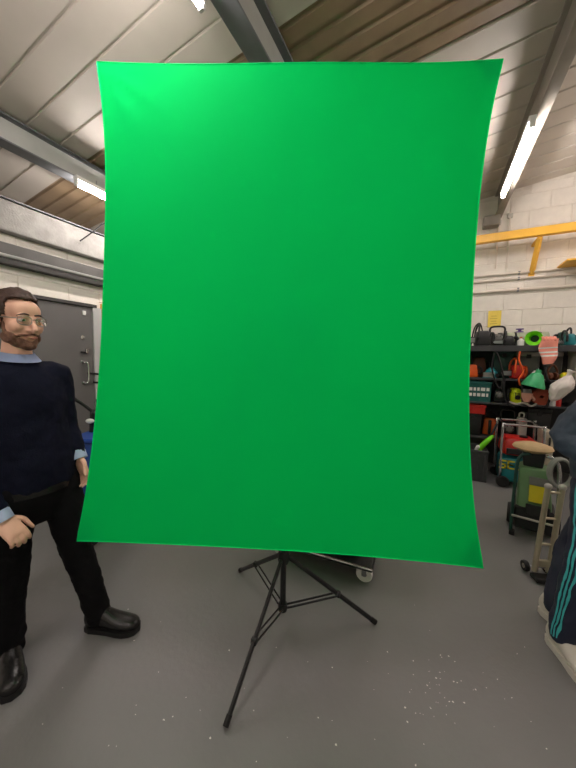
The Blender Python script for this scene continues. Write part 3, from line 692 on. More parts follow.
loft(bm, [(hip-Z*0.05, FV*0.15, RV*0.185), (hip+Z*0.03, FV*0.16, RV*0.19), (hip+Z*0.14+FV*0.02, FV*0.160, RV*0.19), (chest, FV*0.150, RV*0.20), (chest+FV*0.04+Z*0.10, FV*0.125, RV*0.20), (neckb-Z*0.01, FV*0.085, RV*0.11), (neckb+FV*0.01+Z*0.03, FV*0.07, RV*0.075)], 28)
for sh, el, wr, sd in ((shL, elL, wrL, 1), (shR, elR, wrR, -1)):
    tube(bm, [sh+RV*sd*0.06, sh, sh.lerp(el, 0.4), el, el.lerp(wr, 0.4), wr.lerp(el, 0.08)], [0.085, 0.085, 0.078, 0.072, 0.062, 0.045], 16, 3, True)
jk = remesh(obj('jacket', bm, M_JACKET, per), 0.008, 6); wrinkle(jk, 0.10, 0.035, 'jacket_folds')
bm = B()
loft(bm, [(hip+Z*0.03, FV*0.11, RV*0.155), (hip-Z*0.05, FV*0.125, RV*0.17), (hip-Z*0.12, FV*0.12, RV*0.17), (hip-Z*0.2, FV*0.09, RV*0.12)], 24)
for hj, kn, an in ((hjL, knL, anL), (hjR, knR, anR)):
    tube(bm, [hj-Z*0.02, hj.lerp(kn, 0.4), kn, kn.lerp(an, 0.5), an], [0.11, 0.10, 0.085, 0.075, 0.062], 18, 4, True)
tp = remesh(obj('track_trousers', bm, M_TRACK, per), 0.008, 8); wrinkle(tp, 0.08, 0.02, 'track_folds')
for k in (-1, 0, 1):                                        # three stripes down the outer side
    path, _ = catmull([hjR, hjR.lerp(knR, 0.5), knR, knR.lerp(anR, 0.5), anR-Z*0.0], [0]*5, 10); bm = B(); prev = None
    for p in path:
        ca = p+RV*0.10+FV*k*0.024; a_ = bm.verts.new(ca-FV*0.0062); c_ = bm.verts.new(ca+FV*0.0062)
        if prev: bm.faces.new((prev[0], prev[1], c_, a_))
        prev = (a_, c_)
    so = obj('side_stripe', bm, M_STRIPE, tp)
    sw = so.modifiers.new('lie', 'SHRINKWRAP'); sw.target = tp; sw.wrap_method = 'NEAREST_SURFACEPOINT'; sw.offset = 0.003; sw.wrap_mode = 'ABOVE_SURFACE'
    sl = so.modifiers.new('thick', 'SOLIDIFY'); sl.thickness = 0.0015
shoe(per, (anR.x, anR.y), math.radians(-68), M_SNEAK, M_SNEAK, M_WHITE, 'sneaker')
shoe(per, (anL.x, anL.y), math.radians(-55), M_SNEAK, M_SNEAK, M_WHITE, 'sneaker')

# ================================================================== STORAGE RACK AND ITS LOAD
YS = 4.72                                  # rack front
SHELF = [0.50, 0.97, 1.29, 1.72]
FR, BK = 4.86, 5.14                        # front and back lanes on the boards
rk = thing('storage_rack', 'dark grey metal shelving rack crammed with garden machines', 'shelf', (1.1, (YS+5.28)/2, 0))
for sx in (-1.05, 1.05):
    for sy in (-0.265, 0.265):
        b = B(); box(b, (sx, sy, 0.86), (0.04, 0.03, 1.72), 0.004); obj('post', b, M_RACK, rk)
for z in SHELF:
    box(b := B(), (0, 0, z-0.012), (2.08, 0.54, 0.024), 0.003); sh_ = obj('shelf_board', b, M_RACK, rk)
    lh = 0.075 if z > 1.6 else 0.024
    box(b := B(), (0, -0.272, z-lh/2), (2.06, 0.014, lh), 0.003); obj('front_lip', b, M_RACK, sh_)
box(b := B(), (0, 0.272, 0.86), (2.08, 0.006, 1.70), 0.001); obj('gap_shade_panel', b, mat('rack_gap_shade', (52, 52, 52), 0.6), rk)  # added dark sheet standing in for shade in the gaps between machines

def place(px0, px1, py0, Yc, zb):
    """pixel columns and top row -> centre x, width, height on a base at zb, at depth Yc"""
    ym = py0+5; a = on(px0, ym, 1, Yc); c = on(px1, ym, 1, Yc); tp_ = on((px0+px1)/2, py0, 1, Yc)
    return (a.x+c.x)/2, c.x-a.x, max(0.03, tp_.z-zb)
def chainsaw(px0, px1, py0, Yc, zb, m, label, group, rz=0.0, flip=1, m2=None):
    x, W, Hh = place(px0, px1, py0, Yc, zb); m2 = m2 or M_BLACKP
    t = thing('chainsaw', label, 'chainsaw', (x, Yc, zb), rz+(PI if flip < 0 else 0), group)
    W = max(W, 0.2); H_ = max(Hh, 0.14)
    taper_box(B_ := B(), (-W*0.15, 0, H_*0.36), (W*0.52, 0.17, H_*0.70), (0.75, 0.8), 0.03); bd = obj('engine_housing', B_, m, t, True, 40)
    for k in range(4):
        box(b := B(), (-W*0.26+k*W*0.07, -0.088+0.012, H_*0.36), (W*0.025, 0.014, H_*0.34), 0.003); obj('cooling_fin', b, m2, bd)
    tube(b := B(), [(-W*0.36, 0, H_*0.55), (-W*0.48, 0, H_*0.60), (-W*0.52, 0, H_*0.35), (-W*0.44, 0, H_*0.12), (-W*0.3, 0, H_*0.10)], 0.018, 10, 5); obj('rear_handle', b, m2, t, True)
    tube(b := B(), [(W*0.05, -0.09, H_*0.25), (W*0.03, -0.10, H_*0.7), (W*0.0, -0.04, H_*0.97), (W*0.0, 0.06, H_*0.95), (W*0.04, 0.09, H_*0.3)], 0.012, 10, 5); obj('front_handle', b, m2, t, True)
    prism(b := B(), [(W*0.10, H_*0.16), (W*0.46, H_*0.18), (W*0.52, H_*0.28), (W*0.46, H_*0.38), (W*0.10, H_*0.40)], 0.012, T(0, 0.03, 0)); gb = obj('guide_bar', b, M_STEEL, t)
    tube(b := B(), [(W*0.10, 0.03, H_*0.15), (W*0.46, 0.03, H_*0.165), (W*0.535, 0.03, H_*0.28), (W*0.46, 0.03, H_*0.395), (W*0.10, 0.03, H_*0.41)], 0.007, 6, 4); obj('chain', b, M_RUBBER, gb, True)
    lathe(b := B(), [(0, 0), (0.03, 0), (0.03, 0.015), (0, 0.018)], 14, T(-W*0.15, -0.07, H_*0.3) @ RX(PI/2)); obj('fuel_cap', b, m2, t, True, 40)
    return t
def trimmer(px0, px1, py0, Yc, zb, m, label, group, rz=0.0, teeth=10):
    x, W, Hh = place(px0, px1, py0, Yc, zb)
    t = thing('hedge_trimmer', label, 'hedge trimmer', (x, Yc, zb), rz, group)
    taper_box(b := B(), (-W*0.3, 0, Hh*0.4), (W*0.36, 0.15, Hh*0.78), (0.7, 0.8), 0.025); obj('motor_housing', b, m, t, True, 40)
    tube(b := B(), [(-W*0.14, -0.08, Hh*0.25), (-W*0.12, -0.08, Hh*0.8), (-W*0.10, 0, Hh*1.0), (-W*0.12, 0.08, Hh*0.8), (-W*0.14, 0.08, Hh*0.25)], 0.012, 8, 4); obj('front_handle', b, M_BLACKP, t, True)
    tube(b := B(), [(-W*0.42, 0, Hh*0.6), (-W*0.52, 0, Hh*0.62), (-W*0.55, 0, Hh*0.35), (-W*0.42, 0, Hh*0.2)], 0.016, 8, 4); obj('rear_handle', b, M_BLACKP, t, True)
    poly = [(-W*0.12, Hh*0.30)]
    for k in range(teeth):
        a = -W*0.12+k*W*0.62/teeth; poly += [(a, Hh*0.18), (a+W*0.02, Hh*0.12), (a+W*0.04, Hh*0.18)]
    poly += [(W*0.52, Hh*0.24)]
    for k in range(teeth):
        a = W*0.48-k*W*0.62/teeth; poly += [(a, Hh*0.32), (a-W*0.02, Hh*0.38), (a-W*0.04, Hh*0.32)]
    prism(b := B(), poly, 0.010); obj('toothed_blade', b, M_STEEL, t)
    return t
def helmet(px0, px1, py0, Yc, zb, m, label, group, visor=None, muffs=M_BLACKP, rz=-PI/2, tilt=0.0):
    x, W, Hh = place(px0, px1, py0, Yc, zb); r = W/2; h = max(min(Hh, r*1.7), r*0.9)
    t = thing('safety_helmet', label, 'helmet', (x, Yc, zb), rz, group)
    prof = [(0.001, h)]+[(r*math.sin(a), h*0.15+h*0.85*math.cos(a)) for a in [k*PI/2/8 for k in range(1, 9)]]+[(r*1.0, h*0.02), (r*0.94, 0.0), (r*0.92, h*0.12)]
    lathe(b := B(), prof, 22); sh_ = obj('shell', b, m, t, True, 60)
    b = B(); box(b, (r*1.08, 0, h*0.06), (r*0.5, r*1.3, 0.010), 0.004); obj('peak', b, m, t)
    b = B(); box(b, (0, 0, h*0.97), (r*1.2, r*0.2, h*0.08), 0.006, seg=2); obj('ridge', b, m, sh_)
    for s in (-1, 1):
        lathe(b := B(), [(0, -0.012), (r*0.34, -0.010), (r*0.36, 0.012), (0, 0.02)], 14, T(0, s*r*0.95, h*0.10+r*0.30) @ RX(-s*PI/2)); obj('ear_muff', b, muffs, t, True, 40)
    if visor:
        b = B(); rows = []
        for k in range(11):
            a = -1.0+k*0.2; rows.append([b.verts.new((r*1.12*math.cos(a), r*1.08*math.sin(a), z)) for z in (h*0.05, h*0.05+r*0.85)])
        for p, q in zip(rows, rows[1:]): b.faces.new((p[0], p[1], q[1], q[0]))
        bmesh.ops.solidify(b, geom=b.faces[:], thickness=0.004); obj('visor', b, visor, t, True, 40)
    return t
def crate(px0, px1, py0, Yc, zb, m, label, dp=0.34, Hmax=None, marks=None, group=None, bars=4):
    x, W, Hh = place(px0, px1, py0, Yc, zb); Hh = min(Hh, Hmax or 9)
    t = thing('crate', label, 'crate', (x, Yc+dp/2, zb), 0, group); th = 0.012
    box(b := B(), (0, 0, th/2), (W*0.96, dp*0.96, th), 0.003); obj('base', b, m, t)
    for s in (-1, 1):
        box(b := B(), (0, s*(dp/2-th/2), Hh/2), (W, th, Hh), 0.003); wl = obj('side_wall', b, m, t)
        box(b := B(), (0, s*(dp/2+0.004), Hh-0.015), (W+0.016, 0.012, 0.03), 0.004); obj('rim', b, m, wl)
        for k in range(bars):
            box(b := B(), ((-0.5+(k+0.5)/bars)*W, s*(dp/2+0.003), Hh*0.45), (0.014, 0.010, Hh*0.8), 0.002); obj('rib', b, m, wl)
        box(b := B(), (s*(W/2-th/2), 0, Hh/2), (th, dp-2*th, Hh), 0.003); obj('side_wall', b, m, t)
    if marks:
        rnd = random.Random(3)
        for r_ in range(2):
            u = -W*0.40
            while u < W*0.42:
                ww = rnd.uniform(0.02, 0.05); box(b := B(), (u+ww/2, -dp/2-0.0095, Hh*(0.35+0.28*r_)), (ww, 0.002, Hh*0.16), 0.0005); obj('printed_mark', b, marks, t); u += ww+0.014
    return t
def bin_box(px0, px1, py0, Yc, zb, m, label, dp=0.3, lid=None, cat='box', name='storage_box', Hmax=None, group=None):
    x, W, Hh = place(px0, px1, py0, Yc, zb); Hh = min(Hh, Hmax or 9)
    t = thing(name, label, cat, (x, Yc+dp/2, zb), 0, group)
    taper_box(b := B(), (0, 0, Hh*0.43), (W*0.92, dp*0.9, Hh*0.86), (1.06, 1.06), 0.012); obj('body', b, m, t, True, 40)
    box(b := B(), (0, 0, Hh*0.92), (W, dp, Hh*0.16), 0.012, seg=2); ld = obj('lid', b, lid or m, t, True, 40)
    box(b := B(), (0, -dp/2-0.004, Hh*0.84), (W*0.2, 0.014, Hh*0.14), 0.004); obj('latch', b, M_BLACKP, t)
    return t
def engine(px0, px1, py0, Yc, zb, label, m=M_BLACKP, m2=M_GREYP, group=None, Hmax=None):
    x, W, Hh = place(px0, px1, py0, Yc, zb); Hh = min(Hh, Hmax or 9)
    t = thing('engine_unit', label, 'engine', (x, Yc, zb), 0, group)
    taper_box(b := B(), (0, 0.02, Hh*0.3), (W*0.9, 0.24, Hh*0.6), (0.8, 0.8), 0.03); obj('crankcase', b, m, t, True, 40)
    lathe(b := B(), [(0, 0), (W*0.30, 0), (W*0.33, 0.03), (W*0.2, 0.06), (0, 0.065)], 18, T(0, -0.08, Hh*0.35) @ RX(PI/2)); fc = obj('fan_cover', b, m2, t, True, 40)
    for k in range(6):
        a = k*PI/3; box(b := B(), (W*0.2*math.cos(a), -0.135, Hh*0.35+W*0.2*math.sin(a)), (0.012, 0.01, W*0.12), 0.002, RY(-a+PI/2)); obj('vent_bar', b, M_RUBBER, fc)
    tube(b := B(), [(-W*0.4, 0, Hh*0.5), (-W*0.42, 0, Hh*0.9), (0, 0, Hh*0.98), (W*0.42, 0, Hh*0.9), (W*0.4, 0, Hh*0.5)], 0.013, 8, 5); obj('carry_handle', b, m, t, True)
    lathe(b := B(), [(0, 0), (0.03, 0), (0.032, 0.02), (0, 0.026)], 12, T(W*0.2, 0.02, Hh*0.6)); obj('fuel_cap', b, m2, t, True, 40)
    return t

# top shelf
Zt = SHELF[3]; G1 = 'machines on the top shelf'
chainsaw(463, 494, 325, FR, Zt, M_BLACKP, 'large black chainsaw under the yellow notice on the top shelf', G1, 0.1, -1, mat('dull_black_plastic', (40, 41, 40), 0.55))
chainsaw(494, 517, 332, FR, Zt, M_BLACKP, 'smaller black chainsaw left of the lime green nozzle', G1, -0.1, -1)
p = on(476, 326, 1, BK); tube(b := B(), [(p.x-0.05, BK, Zt+0.012), (p.x-0.02, BK, Zt+0.26), (p.x+0.04, BK, Zt+0.34), (p.x+0.08, BK, Zt+0.24), (p.x+0.09, BK-0.02, Zt+0.10), (p.x+0.06, BK, Zt+0.012)], 0.009, 8, 6)
tag(obj('looped_cable', b, M_RUBBER), 'thin black looped cable rising behind the black chainsaws', 'cable')
x, W, Hh = place(517, 524.5, 337, 4.80, Zt); t = thing('oil_bottle', 'small white bottle with orange cap on the top shelf', 'bottle', (x, 4.80, Zt))
lathe(b := B(), [(0, 0), (W*0.45, 0), (W*0.48, Hh*0.1), (W*0.46, Hh*0.6), (W*0.18, Hh*0.78), (W*0.16, Hh*0.85), (0, Hh*0.85)], 16); obj('body', b, M_WHITE, t, True, 40)
lathe(b := B(), [(0, Hh*0.85), (W*0.2, Hh*0.85), (W*0.19, Hh), (0, Hh)], 12); obj('cap', b, M_ORANGE, t, True, 40)
# lime nozzle: open bell facing the viewer
x, W, Hh = place(525, 543.5, 329, 4.80, Zt); t = thing('blower_nozzle', 'lime green flared nozzle with dark opening on the top shelf', 'nozzle', (x, 4.80, Zt)); r = W/2
MN = T(0, 0, r*1.0) @ RZ(-0.35) @ RX(PI/2)
lathe(b := B(), [(r*1.0, 0.0), (r*0.98, 0.012), (r*0.70, -0.01), (r*0.55, -0.07), (r*0.5, -0.14), (r*0.44, -0.14), (r*0.48, -0.07), (r*0.60, -0.015), (r*0.94, 0.0)], 24, MN, True); obj('flared_bell', b, M_LIME, t, True, 60)
lathe(b := B(), [(0, -0.09), (r*0.46, -0.09), (r*0.50, -0.14), (r*0.40, -0.18), (0, -0.18)], 20, MN); obj('inner_tube', b, M_BLACKP, t, True, 40)
# rolled tarpaulin behind
p = on(507, 333, 1, BK); q = on(548, 331, 1, BK)
t = thing('rolled_sheet', 'pale grey green rolled sheet lying behind the lime nozzle', 'roll', ((p.x+q.x)/2, BK, Zt))
tube(b := B(), [(-(q.x-p.x)/2, 0, 0.10), ((q.x-p.x)/2, 0, 0.10)], 0.10, 16); obj('roll', b, mat('pale_tarpaulin', (168, 176, 150), 0.7, var=0.2, scale=12), t, True, 40)
for s in (-0.6, 0.6):
    lathe(b := B(), [(0.1015, -0.012), (0.104, 0), (0.1015, 0.012), (0.099, 0)], 18, T(s*(q.x-p.x)/2, 0, 0.10) @ RY(PI/2), True); obj('strap', b, M_BLACKP, t, True)
x, W, Hh = place(519, 525, 329, 5.0, Zt); t = thing('spool', 'small purple spool lying on the rolled sheet', 'spool', (x, BK, Zt+0.199)); lathe(b := B(), [(0, 0), (0.045, 0), (0.045, 0.012), (0.02, 0.016), (0.02, 0.034), (0.045, 0.038), (0.045, 0.05), (0, 0.05)], 18); obj('reel', b, M_PURPLE, t, True, 30)
trimmer(546, 576, 331, FR, Zt, M_TEAL, 'teal hedge trimmer with toothed blade at the right of the top shelf', G1, PI)
trimmer(556, 590, 328, BK, Zt, M_DKGREEN, 'dark green hedge trimmer behind the teal one on the top shelf', G1, 0.0)
# pink striped glove hung over the shelf edge
p0 = on(549.5, 339, 1, 4.68); zb_ = on(549.5, 364, 1, 4.68).z
t = thing('hanging_glove', 'pink work glove with white stripes hung over the top shelf edge', 'glove', (p0.x, 4.665, zb_)); hh = p0.z-zb_
def glove_part(z0, z1, n, m):
    bm = B(); rings = []
    for k in range(n+1):
        f = z0+(z1-z0)*k/n; ww = 0.050+0.042*math.sin(min(1, f*1.05)*PI*0.72); dp = 0.022+0.006*math.sin(f*9)
        rings.append(((0.010*math.sin(f*7), 0.012*f, hh*f), (ww, 0, 0.006), (0, dp, 0)))
    loft(bm, rings, 16); return obj('glove_body' if m is M_PINK else 'white_stripe', bm, m, t, True, 50)
for a_, c_, m_ in ((0, 0.30, M_PINK), (0.30, 0.36, M_WHITE), (0.36, 0.44, M_PINK), (0.44, 0.50, M_WHITE), (0.50, 0.62, M_PINK), (0.62, 0.67, M_WHITE), (0.67, 1.0, M_PINK)): glove_part(a_, c_, 5, m_)
for k in range(4):
    tube(b := B(), [(-0.05+k*0.033, 0.0, hh*0.97), (-0.055+k*0.036, 0.03, hh*1.05), (-0.055+k*0.036, 0.07, hh*1.08)], [0.020, 0.018, 0.014], 8, 3, True); obj('finger', b, M_PINK, t, True)

engine(489, 506, 326, BK, Zt, 'black engine unit behind the two black chainsaws on the top shelf')
# middle shelf
Zm = SHELF[2]; G2 = 'machines on the middle shelf'
trimmer(446, 488, 352, BK, Zm, M_BROWNP, 'brown hedge trimmer lying at the back of the middle shelf', G2, PI)
trimmer(441, 479.5, 361, FR, Zm, M_ORANGE, 'orange hedge trimmer beside the teal helmet', G2, PI)
bin_box(494, 515, 351, BK-0.12, Zm, M_DKGREEN, 'dark green lidded toolbox behind the teal helmet', 0.23, cat='toolbox', name='toolbox')
helmet(484.5, 499, 358, FR-0.02, Zm, M_TEAL, 'teal safety helmet with pale visor on the middle shelf', 'safety helmets', M_LGREY, rz=-PI/2-0.7)
chainsaw(501, 527, 359, FR-0.02, Zm, M_RED, 'red orange chainsaw in the centre of the middle shelf', G2, 0.15, -1, M_ORANGE)
bin_box(517, 541, 352, BK-0.12, Zm, M_GREYP, 'grey plastic bin left of the pink glove, under the top shelf', 0.23, M_LGREY)
bin_box(546, 564, 352, BK-0.12, Zm, M_GREYP, 'grey plastic bin behind and right of the pink glove', 0.23, M_LGREY)
bin_box(577, 593, 350.5, FR-0.08, Zm, M_LGREY, 'pale grey box at the right end of the middle shelf', 0.3)
helmet(530, 543.5, 363, FR-0.02, Zm, M_WHITE, 'white safety helmet under the pink glove', 'safety helmets', M_LGREY, rz=-PI/2+0.5)
x, W, Hh = place(549, 557, 361, 4.80, Zm); t = thing('ear_defenders', 'brown ring of ear defenders beside the white helmet', 'ear defenders', (x, 4.80, Zm), 0.5)
tube(b := B(), [(-0.045, 0, 0.05), (-0.06, 0, 0.12), (0, 0, 0.19), (0.06, 0, 0.12), (0.045, 0, 0.05)], 0.012, 8, 6); obj('headband', b, M_BROWNP, t, True)
for s in (-1, 1):
    lathe(b := B(), [(0, -0.02), (0.045, -0.018), (0.05, 0.0), (0.04, 0.02), (0, 0.022)], 16, T(s*0.04, 0, 0.05) @ RY(s*PI/2)); obj('ear_cup', b, M_BROWNP, t, True, 40)
helmet(559, 572, 362, FR-0.02, Zm, M_YP, 'yellow safety helmet above the white sack', 'safety helmets', None, rz=-PI/2-0.3)
# mint funnel hung from the middle board
Zl = SHELF[1]; G3 = 'machines on the lower shelf'
zf = on(533, 387, 1, 4.60).z; hf = on(533, 370, 1, 4.60).z-zf; xf = on(533, 380, 1, 4.60).x
t = thing('funnel', 'mint green plastic funnel hanging below the white helmet', 'funnel', (xf, 4.60, zf))
MF = RY(math.radians(14))
lathe(b := B(), [(0.118, 0.0), (0.12, 0.02), (0.062, hf*0.75), (0.03, hf*0.86), (0.026, hf*1.05), (0.020, hf*1.05), (0.024, hf*0.84), (0.056, hf*0.73), (0.11, 0.012)], 24, MF, True); obj('cone', b, M_MINT, t, True, 40)
tube(b := B(), [MF @ Vector((0, 0, hf*0.9)), (0.05, 0.04, hf*1.15), (0.05, 0.13, hf*1.08)], 0.004, 6, 3); obj('hook_wire', b, M_STEEL, t)
# lower shelf
crate(463, 491.5, 380, 4.735, Zl, mat('teal_green_plastic', (20, 92, 88), 0.45, var=0.12), 'dark teal crate with white printed marks', 0.36, marks=M_WHITE, Hmax=0.27)
engine(492.5, 505, 376, FR+0.02, Zl, 'black engine unit right of the teal printed crate', Hmax=0.29)
chainsaw(508, 529, 382, FR-0.02, Zl, M_YG, 'acid yellow chainsaw on the lower shelf', G3, 0.2, 1, M_BLACKP)
helmet(515, 530, 381, BK, Zl, M_GREYP, 'grey safety helmet behind the acid yellow chainsaw', 'safety helmets', M_PINK)
x, W, Hh = place(534, 548, 384, FR, Zl); t = thing('cable_reel', 'rust brown round reel beside the white sack', 'reel', (x, FR, Zl)); r = 0.105
MR = T(0, 0, r) @ RX(PI/2)
lathe(b := B(), [(0.02, -0.06), (r, -0.06), (r, -0.045), (0.055, -0.04), (0.055, 0.04), (r, 0.045), (r, 0.06), (0.02, 0.06)], 24, MR, True); obj('drum', b, mat('rust_red', (150, 62, 34), 0.5), t, True, 30)
lathe(b := B(), [(0.05, -0.038), (0.085, -0.036), (0.085, 0.036), (0.05, 0.038)], 20, MR, True); obj('wound_cord', b, M_BLACKP, t, True, 30)
bin_box(535, 565, 380, BK-0.12, Zl, M_BLACKP, 'black box behind the rust brown reel', 0.23)
# white sack
zs = on(562, 402, 1, 4.58).z; zc = on(562, 371, 1, 4.58).z-zs; xs = on(563, 390, 1, 4.58).x
t = thing('plastic_sack', 'white tied plastic sack hanging in front of the shelves', 'sack', (xs-0.03, 4.58, zs))
bm = B(); bmesh.ops.create_icosphere(bm, subdivisions=4, radius=1)
for v in bm.verts:
    c = v.co.copy(); f = c.z*0.5+0.5; wd = (0.30+0.70*math.sin(min(1, (1-f)*1.2+0.12)*PI/1.35)); k = 1+0.16*noise.noise(c*3)+0.07*noise.noise(c*8)
    v.co = Vector((c.x*0.105*wd*k+0.13*(f-0.4), c.y*0.08*wd*k, f*zc*0.9))
obj('bag', bm, M_SACK, t, True)
tube(b := B(), [(0.065, 0, zc*0.82), (0.075, 0, zc*0.92), (0.09, 0, zc*1.02)], [0.02, 0.022, 0.04], 10, 3); obj('gathered_neck', b, M_SACK, t, True)
tube(b := B(), [(0.075, 0, zc*0.92), (0.075, 0.05, zc*1.08), (0.075, 0.15, zc*1.06)], 0.005, 6, 3); obj('tie', b, M_RUBBER, t)
# bottom shelf
Zb = SHELF[0]; G4 = 'machines on the bottom shelf'
bin_box(463, 482.5, 407, 4.76, Zb, M_BLACKP, 'black box under the red crate', 0.4, Hmax=0.30)
crate(463, 486, 395.5, 4.75, Zb+0.301, M_RED, 'shallow red crate stacked on a black box', 0.38, Hmax=0.125, bars=3)
chainsaw(484, 496.5, 411, 4.94, Zb, M_ORANGE, 'orange chainsaw beside the black box on the bottom shelf', G4, PI/2-0.12)
engine(500, 516.5, 406, FR+0.03, Zb, 'black engine unit above the red generator', Hmax=0.38)
x, W, Hh = place(518, 527, 407, 4.84, Zb); t = thing('fuel_can', 'pale grey fuel can standing behind the red generator', 'can', (x, 4.84, Zb)); Hh = min(Hh, 0.36)
taper_box(b := B(), (0, 0, Hh*0.4), (W, 0.16, Hh*0.8), (0.95, 0.9), 0.02); obj('body', b, M_LGREY, t, True, 40)
tube(b := B(), [(-W*0.3, 0, Hh*0.8), (-W*0.3, 0, Hh*0.95), (W*0.2, 0, Hh*0.95), (W*0.2, 0, Hh*0.8)], 0.010, 8, 3); obj('handle', b, M_LGREY, t, True)
tube(b := B(), [(W*0.35, 0, Hh*0.78), (W*0.42, 0, Hh*1.0)], 0.015, 10); obj('spout', b, M_BLACKP, t, True, 40)
bin_box(528, 553, 402, 4.86, Zb, M_BLACKP, 'large black case at the right of the bottom shelf', 0.36, cat='case', name='tool_case', Hmax=0.42)
for i, (px_, m_, lab) in enumerate(((551.5, M_WHITE, 'white spray can left of the white sack on the lower shelf'), (557, M_RED, 'red spray can beside a white one on the lower shelf'))):
    q = on(px_, 392, 1, 4.79); t = thing('spray_can', lab, 'can', (q.x+0.02, 4.79, Zl), 0, 'spray cans on the lower shelf')
    lathe(b := B(), [(0, 0), (0.028, 0), (0.03, 0.006), (0.03, 0.15), (0.02, 0.168), (0, 0.168)], 16); obj('body', b, m_, t, True, 40)
    lathe(b := B(), [(0, 0.168), (0.018, 0.168), (0.017, 0.20), (0, 0.20)], 12); obj('cap', b, M_BLACKP, t, True, 40)
# leads and straps hanging in front of the boards
def hung_lead(pts, r, m, label, name='hanging_lead', Yh=4.675):
    P = [on(px_, py_, 1, Yh-0.012*(i % 2)) for i, (px_, py_) in enumerate(pts)]
    tube(b := B(), P, r, 8, 6, True); return tag(obj(name, b, m, None, True), label, 'cable')
hung_lead([(494, 354), (492, 368), (496, 383), (501, 388), (503, 376), (500, 362), (497, 353)], 0.010, M_RUBBER, 'black lead hanging in a loop left of the red orange chainsaw')
hung_lead([(505, 379), (503.5, 388), (505, 398), (508, 404), (513, 407)], 0.012, M_RUBBER, 'thick black lead sagging left of the acid yellow chainsaw')
hung_lead([(520, 352), (519, 360), (523, 372), (519, 379), (520, 385)], 0.011, M_ORANGE, 'orange lead dangling between red chainsaw and mint funnel')
hung_lead([(510, 402), (516, 404), (524, 403), (531, 406), (536, 404)], 0.012, M_LGREY, 'pale grey hose lying along the lower board above the fuel can')
hung_lead([(545, 366), (547, 378), (552, 386), (550, 398), (546, 408)], 0.014, M_RUBBER, 'thick black lead hanging left of the white sack')
# dangling work glove, salmon grey
zg = on(527, 402, 1, 4.64).z; p = on(527, 389, 1, 4.64); hg = p.z-zg
t = thing('hanging_mitt', 'salmon and grey work mitt hanging right of the acid yellow chainsaw', 'glove', (p.x, 4.62, zg))
loft(b := B(), [((0, 0, hg*f), (0.03+0.03*math.sin(f*PI*0.8), 0, 0), (0, 0.02, 0)) for f in (0, 0.1, 0.3, 0.5, 0.7)], 14); obj('palm', b, mat('salmon_cloth', (206, 150, 132), 0.7), t, True, 50)
loft(b := B(), [((0, 0, hg*f), (0.045, 0, 0), (0, 0.022, 0)) for f in (0.7, 0.85, 1.0)], 14); obj('cuff', b, M_GREYP, t, True, 50)
tube(b := B(), [(0.045, 0, hg*0.45), (0.07, 0, hg*0.3), (0.072, 0, hg*0.18)], [0.018, 0.016, 0.013], 8, 3, True); obj('thumb', b, mat('salmon_cloth', (206, 150, 132), 0.7), t, True)

# things on the floor before the rack
crate(464, 488.5, 447, 4.36, 0, M_RACK, 'dark grey crate on the floor under the rack', 0.34, Hmax=0.40)
t = thing('strimmer_head', 'green strimmer head with white tip lying in the dark grey crate', 'strimmer', (on(483, 440, 1, 4.55).x, 4.52, 0.30))
tube(b := B(), [(-0.06, 0, 0.02), (-0.03, -0.02, 0.10), (0.04, -0.02, 0.20), (0.09, 0, 0.26)], [0.03, 0.034, 0.03, 0.02], 12, 4, True); obj('guard', b, M_LIME, t, True)
tube(b := B(), [(-0.075, -0.02, 0.06), (-0.055, -0.03, 0.11)], [0.02, 0.026], 10, 2, True); obj('tip', b, M_WHITE, t, True)
tube(b := B(), [(0.07, 0, 0.24), (0.14, 0.05, 0.42)], 0.013, 8); obj('shaft', b, M_BLACKM, t, True, 40)
# red generator with teal tank
a = on(498, 450, 1, 4.45); c = on(541, 450, 1, 4.45); gx = (a.x+c.x)/2; gw = c.x-a.x; zt_ = on(520, 423, 1, 4.45).z
t = thing('generator', 'red generator on teal tank with chrome tube frame and yellow lettering', 'generator', (gx, 4.52, 0))
GW = gw; z1 = 0.40
taper_box(b := B(), (-GW*0.10, -0.02, 0.21), (GW*0.72, 0.34, 0.30), (0.96, 0.92), 0.04); tk = obj('water_tank', b, M_TEAL, t, True, 40)
fc = bpy.data.curves.new('tank_text', 'FONT')
taper_box(b := B(), (0, 0, z1+0.09), (GW*0.88, 0.40, 0.20), (0.84, 0.8), 0.04); hb = obj('engine_hood', b, M_RED, t, True, 40)
box(b := B(), (0, -0.19, z1+0.045), (GW*0.70, 0.03, 0.07), 0.006); obj('control_panel', b, M_BLACKP, t)
lathe(b := B(), [(0, 0), (0.04, 0), (0.042, 0.02), (0, 0.026)], 16, T(GW*0.12, 0, z1+0.188)); obj('fuel_cap', b, M_BLACKP, t, True, 40)
for s in (-1, 1):
    tube(b := B(), [(-GW*0.46, s*0.19, 0.10), (-GW*0.47, s*0.19, zt_-0.05), (-GW*0.40, s*0.19, zt_-0.012), (GW*0.40, s*0.19, zt_-0.012), (GW*0.47, s*0.19, zt_-0.05), (GW*0.46, s*0.19, 0.10)], 0.014, 10, 4); obj('frame_tube', b, M_CHROME, t, True)
    lathe(b := B(), [(0.02, -0.02), (0.062, -0.022), (0.07, 0), (0.062, 0.022), (0.02, 0.02)], 20, T(-GW*0.40, s*0.215, 0.07) @ RX(PI/2)); wh = obj('wheel', b, M_RUBBER, t, True, 40)
    lathe(b := B(), [(0, -0.018), (0.028, -0.018), (0.028, 0.018), (0, 0.018)], 14, T(-GW*0.40, s*0.215, 0.07) @ RX(PI/2)); obj('wheel_hub', b, M_STEEL, wh, True, 40)
    box(b := B(), (GW*0.42, s*0.18, 0.05), (0.05, 0.05, 0.10), 0.006); obj('foot', b, M_RUBBER, t)
tube(b := B(), [(GW*0.40, -0.19, zt_-0.012), (GW*0.40, 0.19, zt_-0.012)], 0.014, 10); obj('cross_tube', b, M_CHROME, t, True, 40)
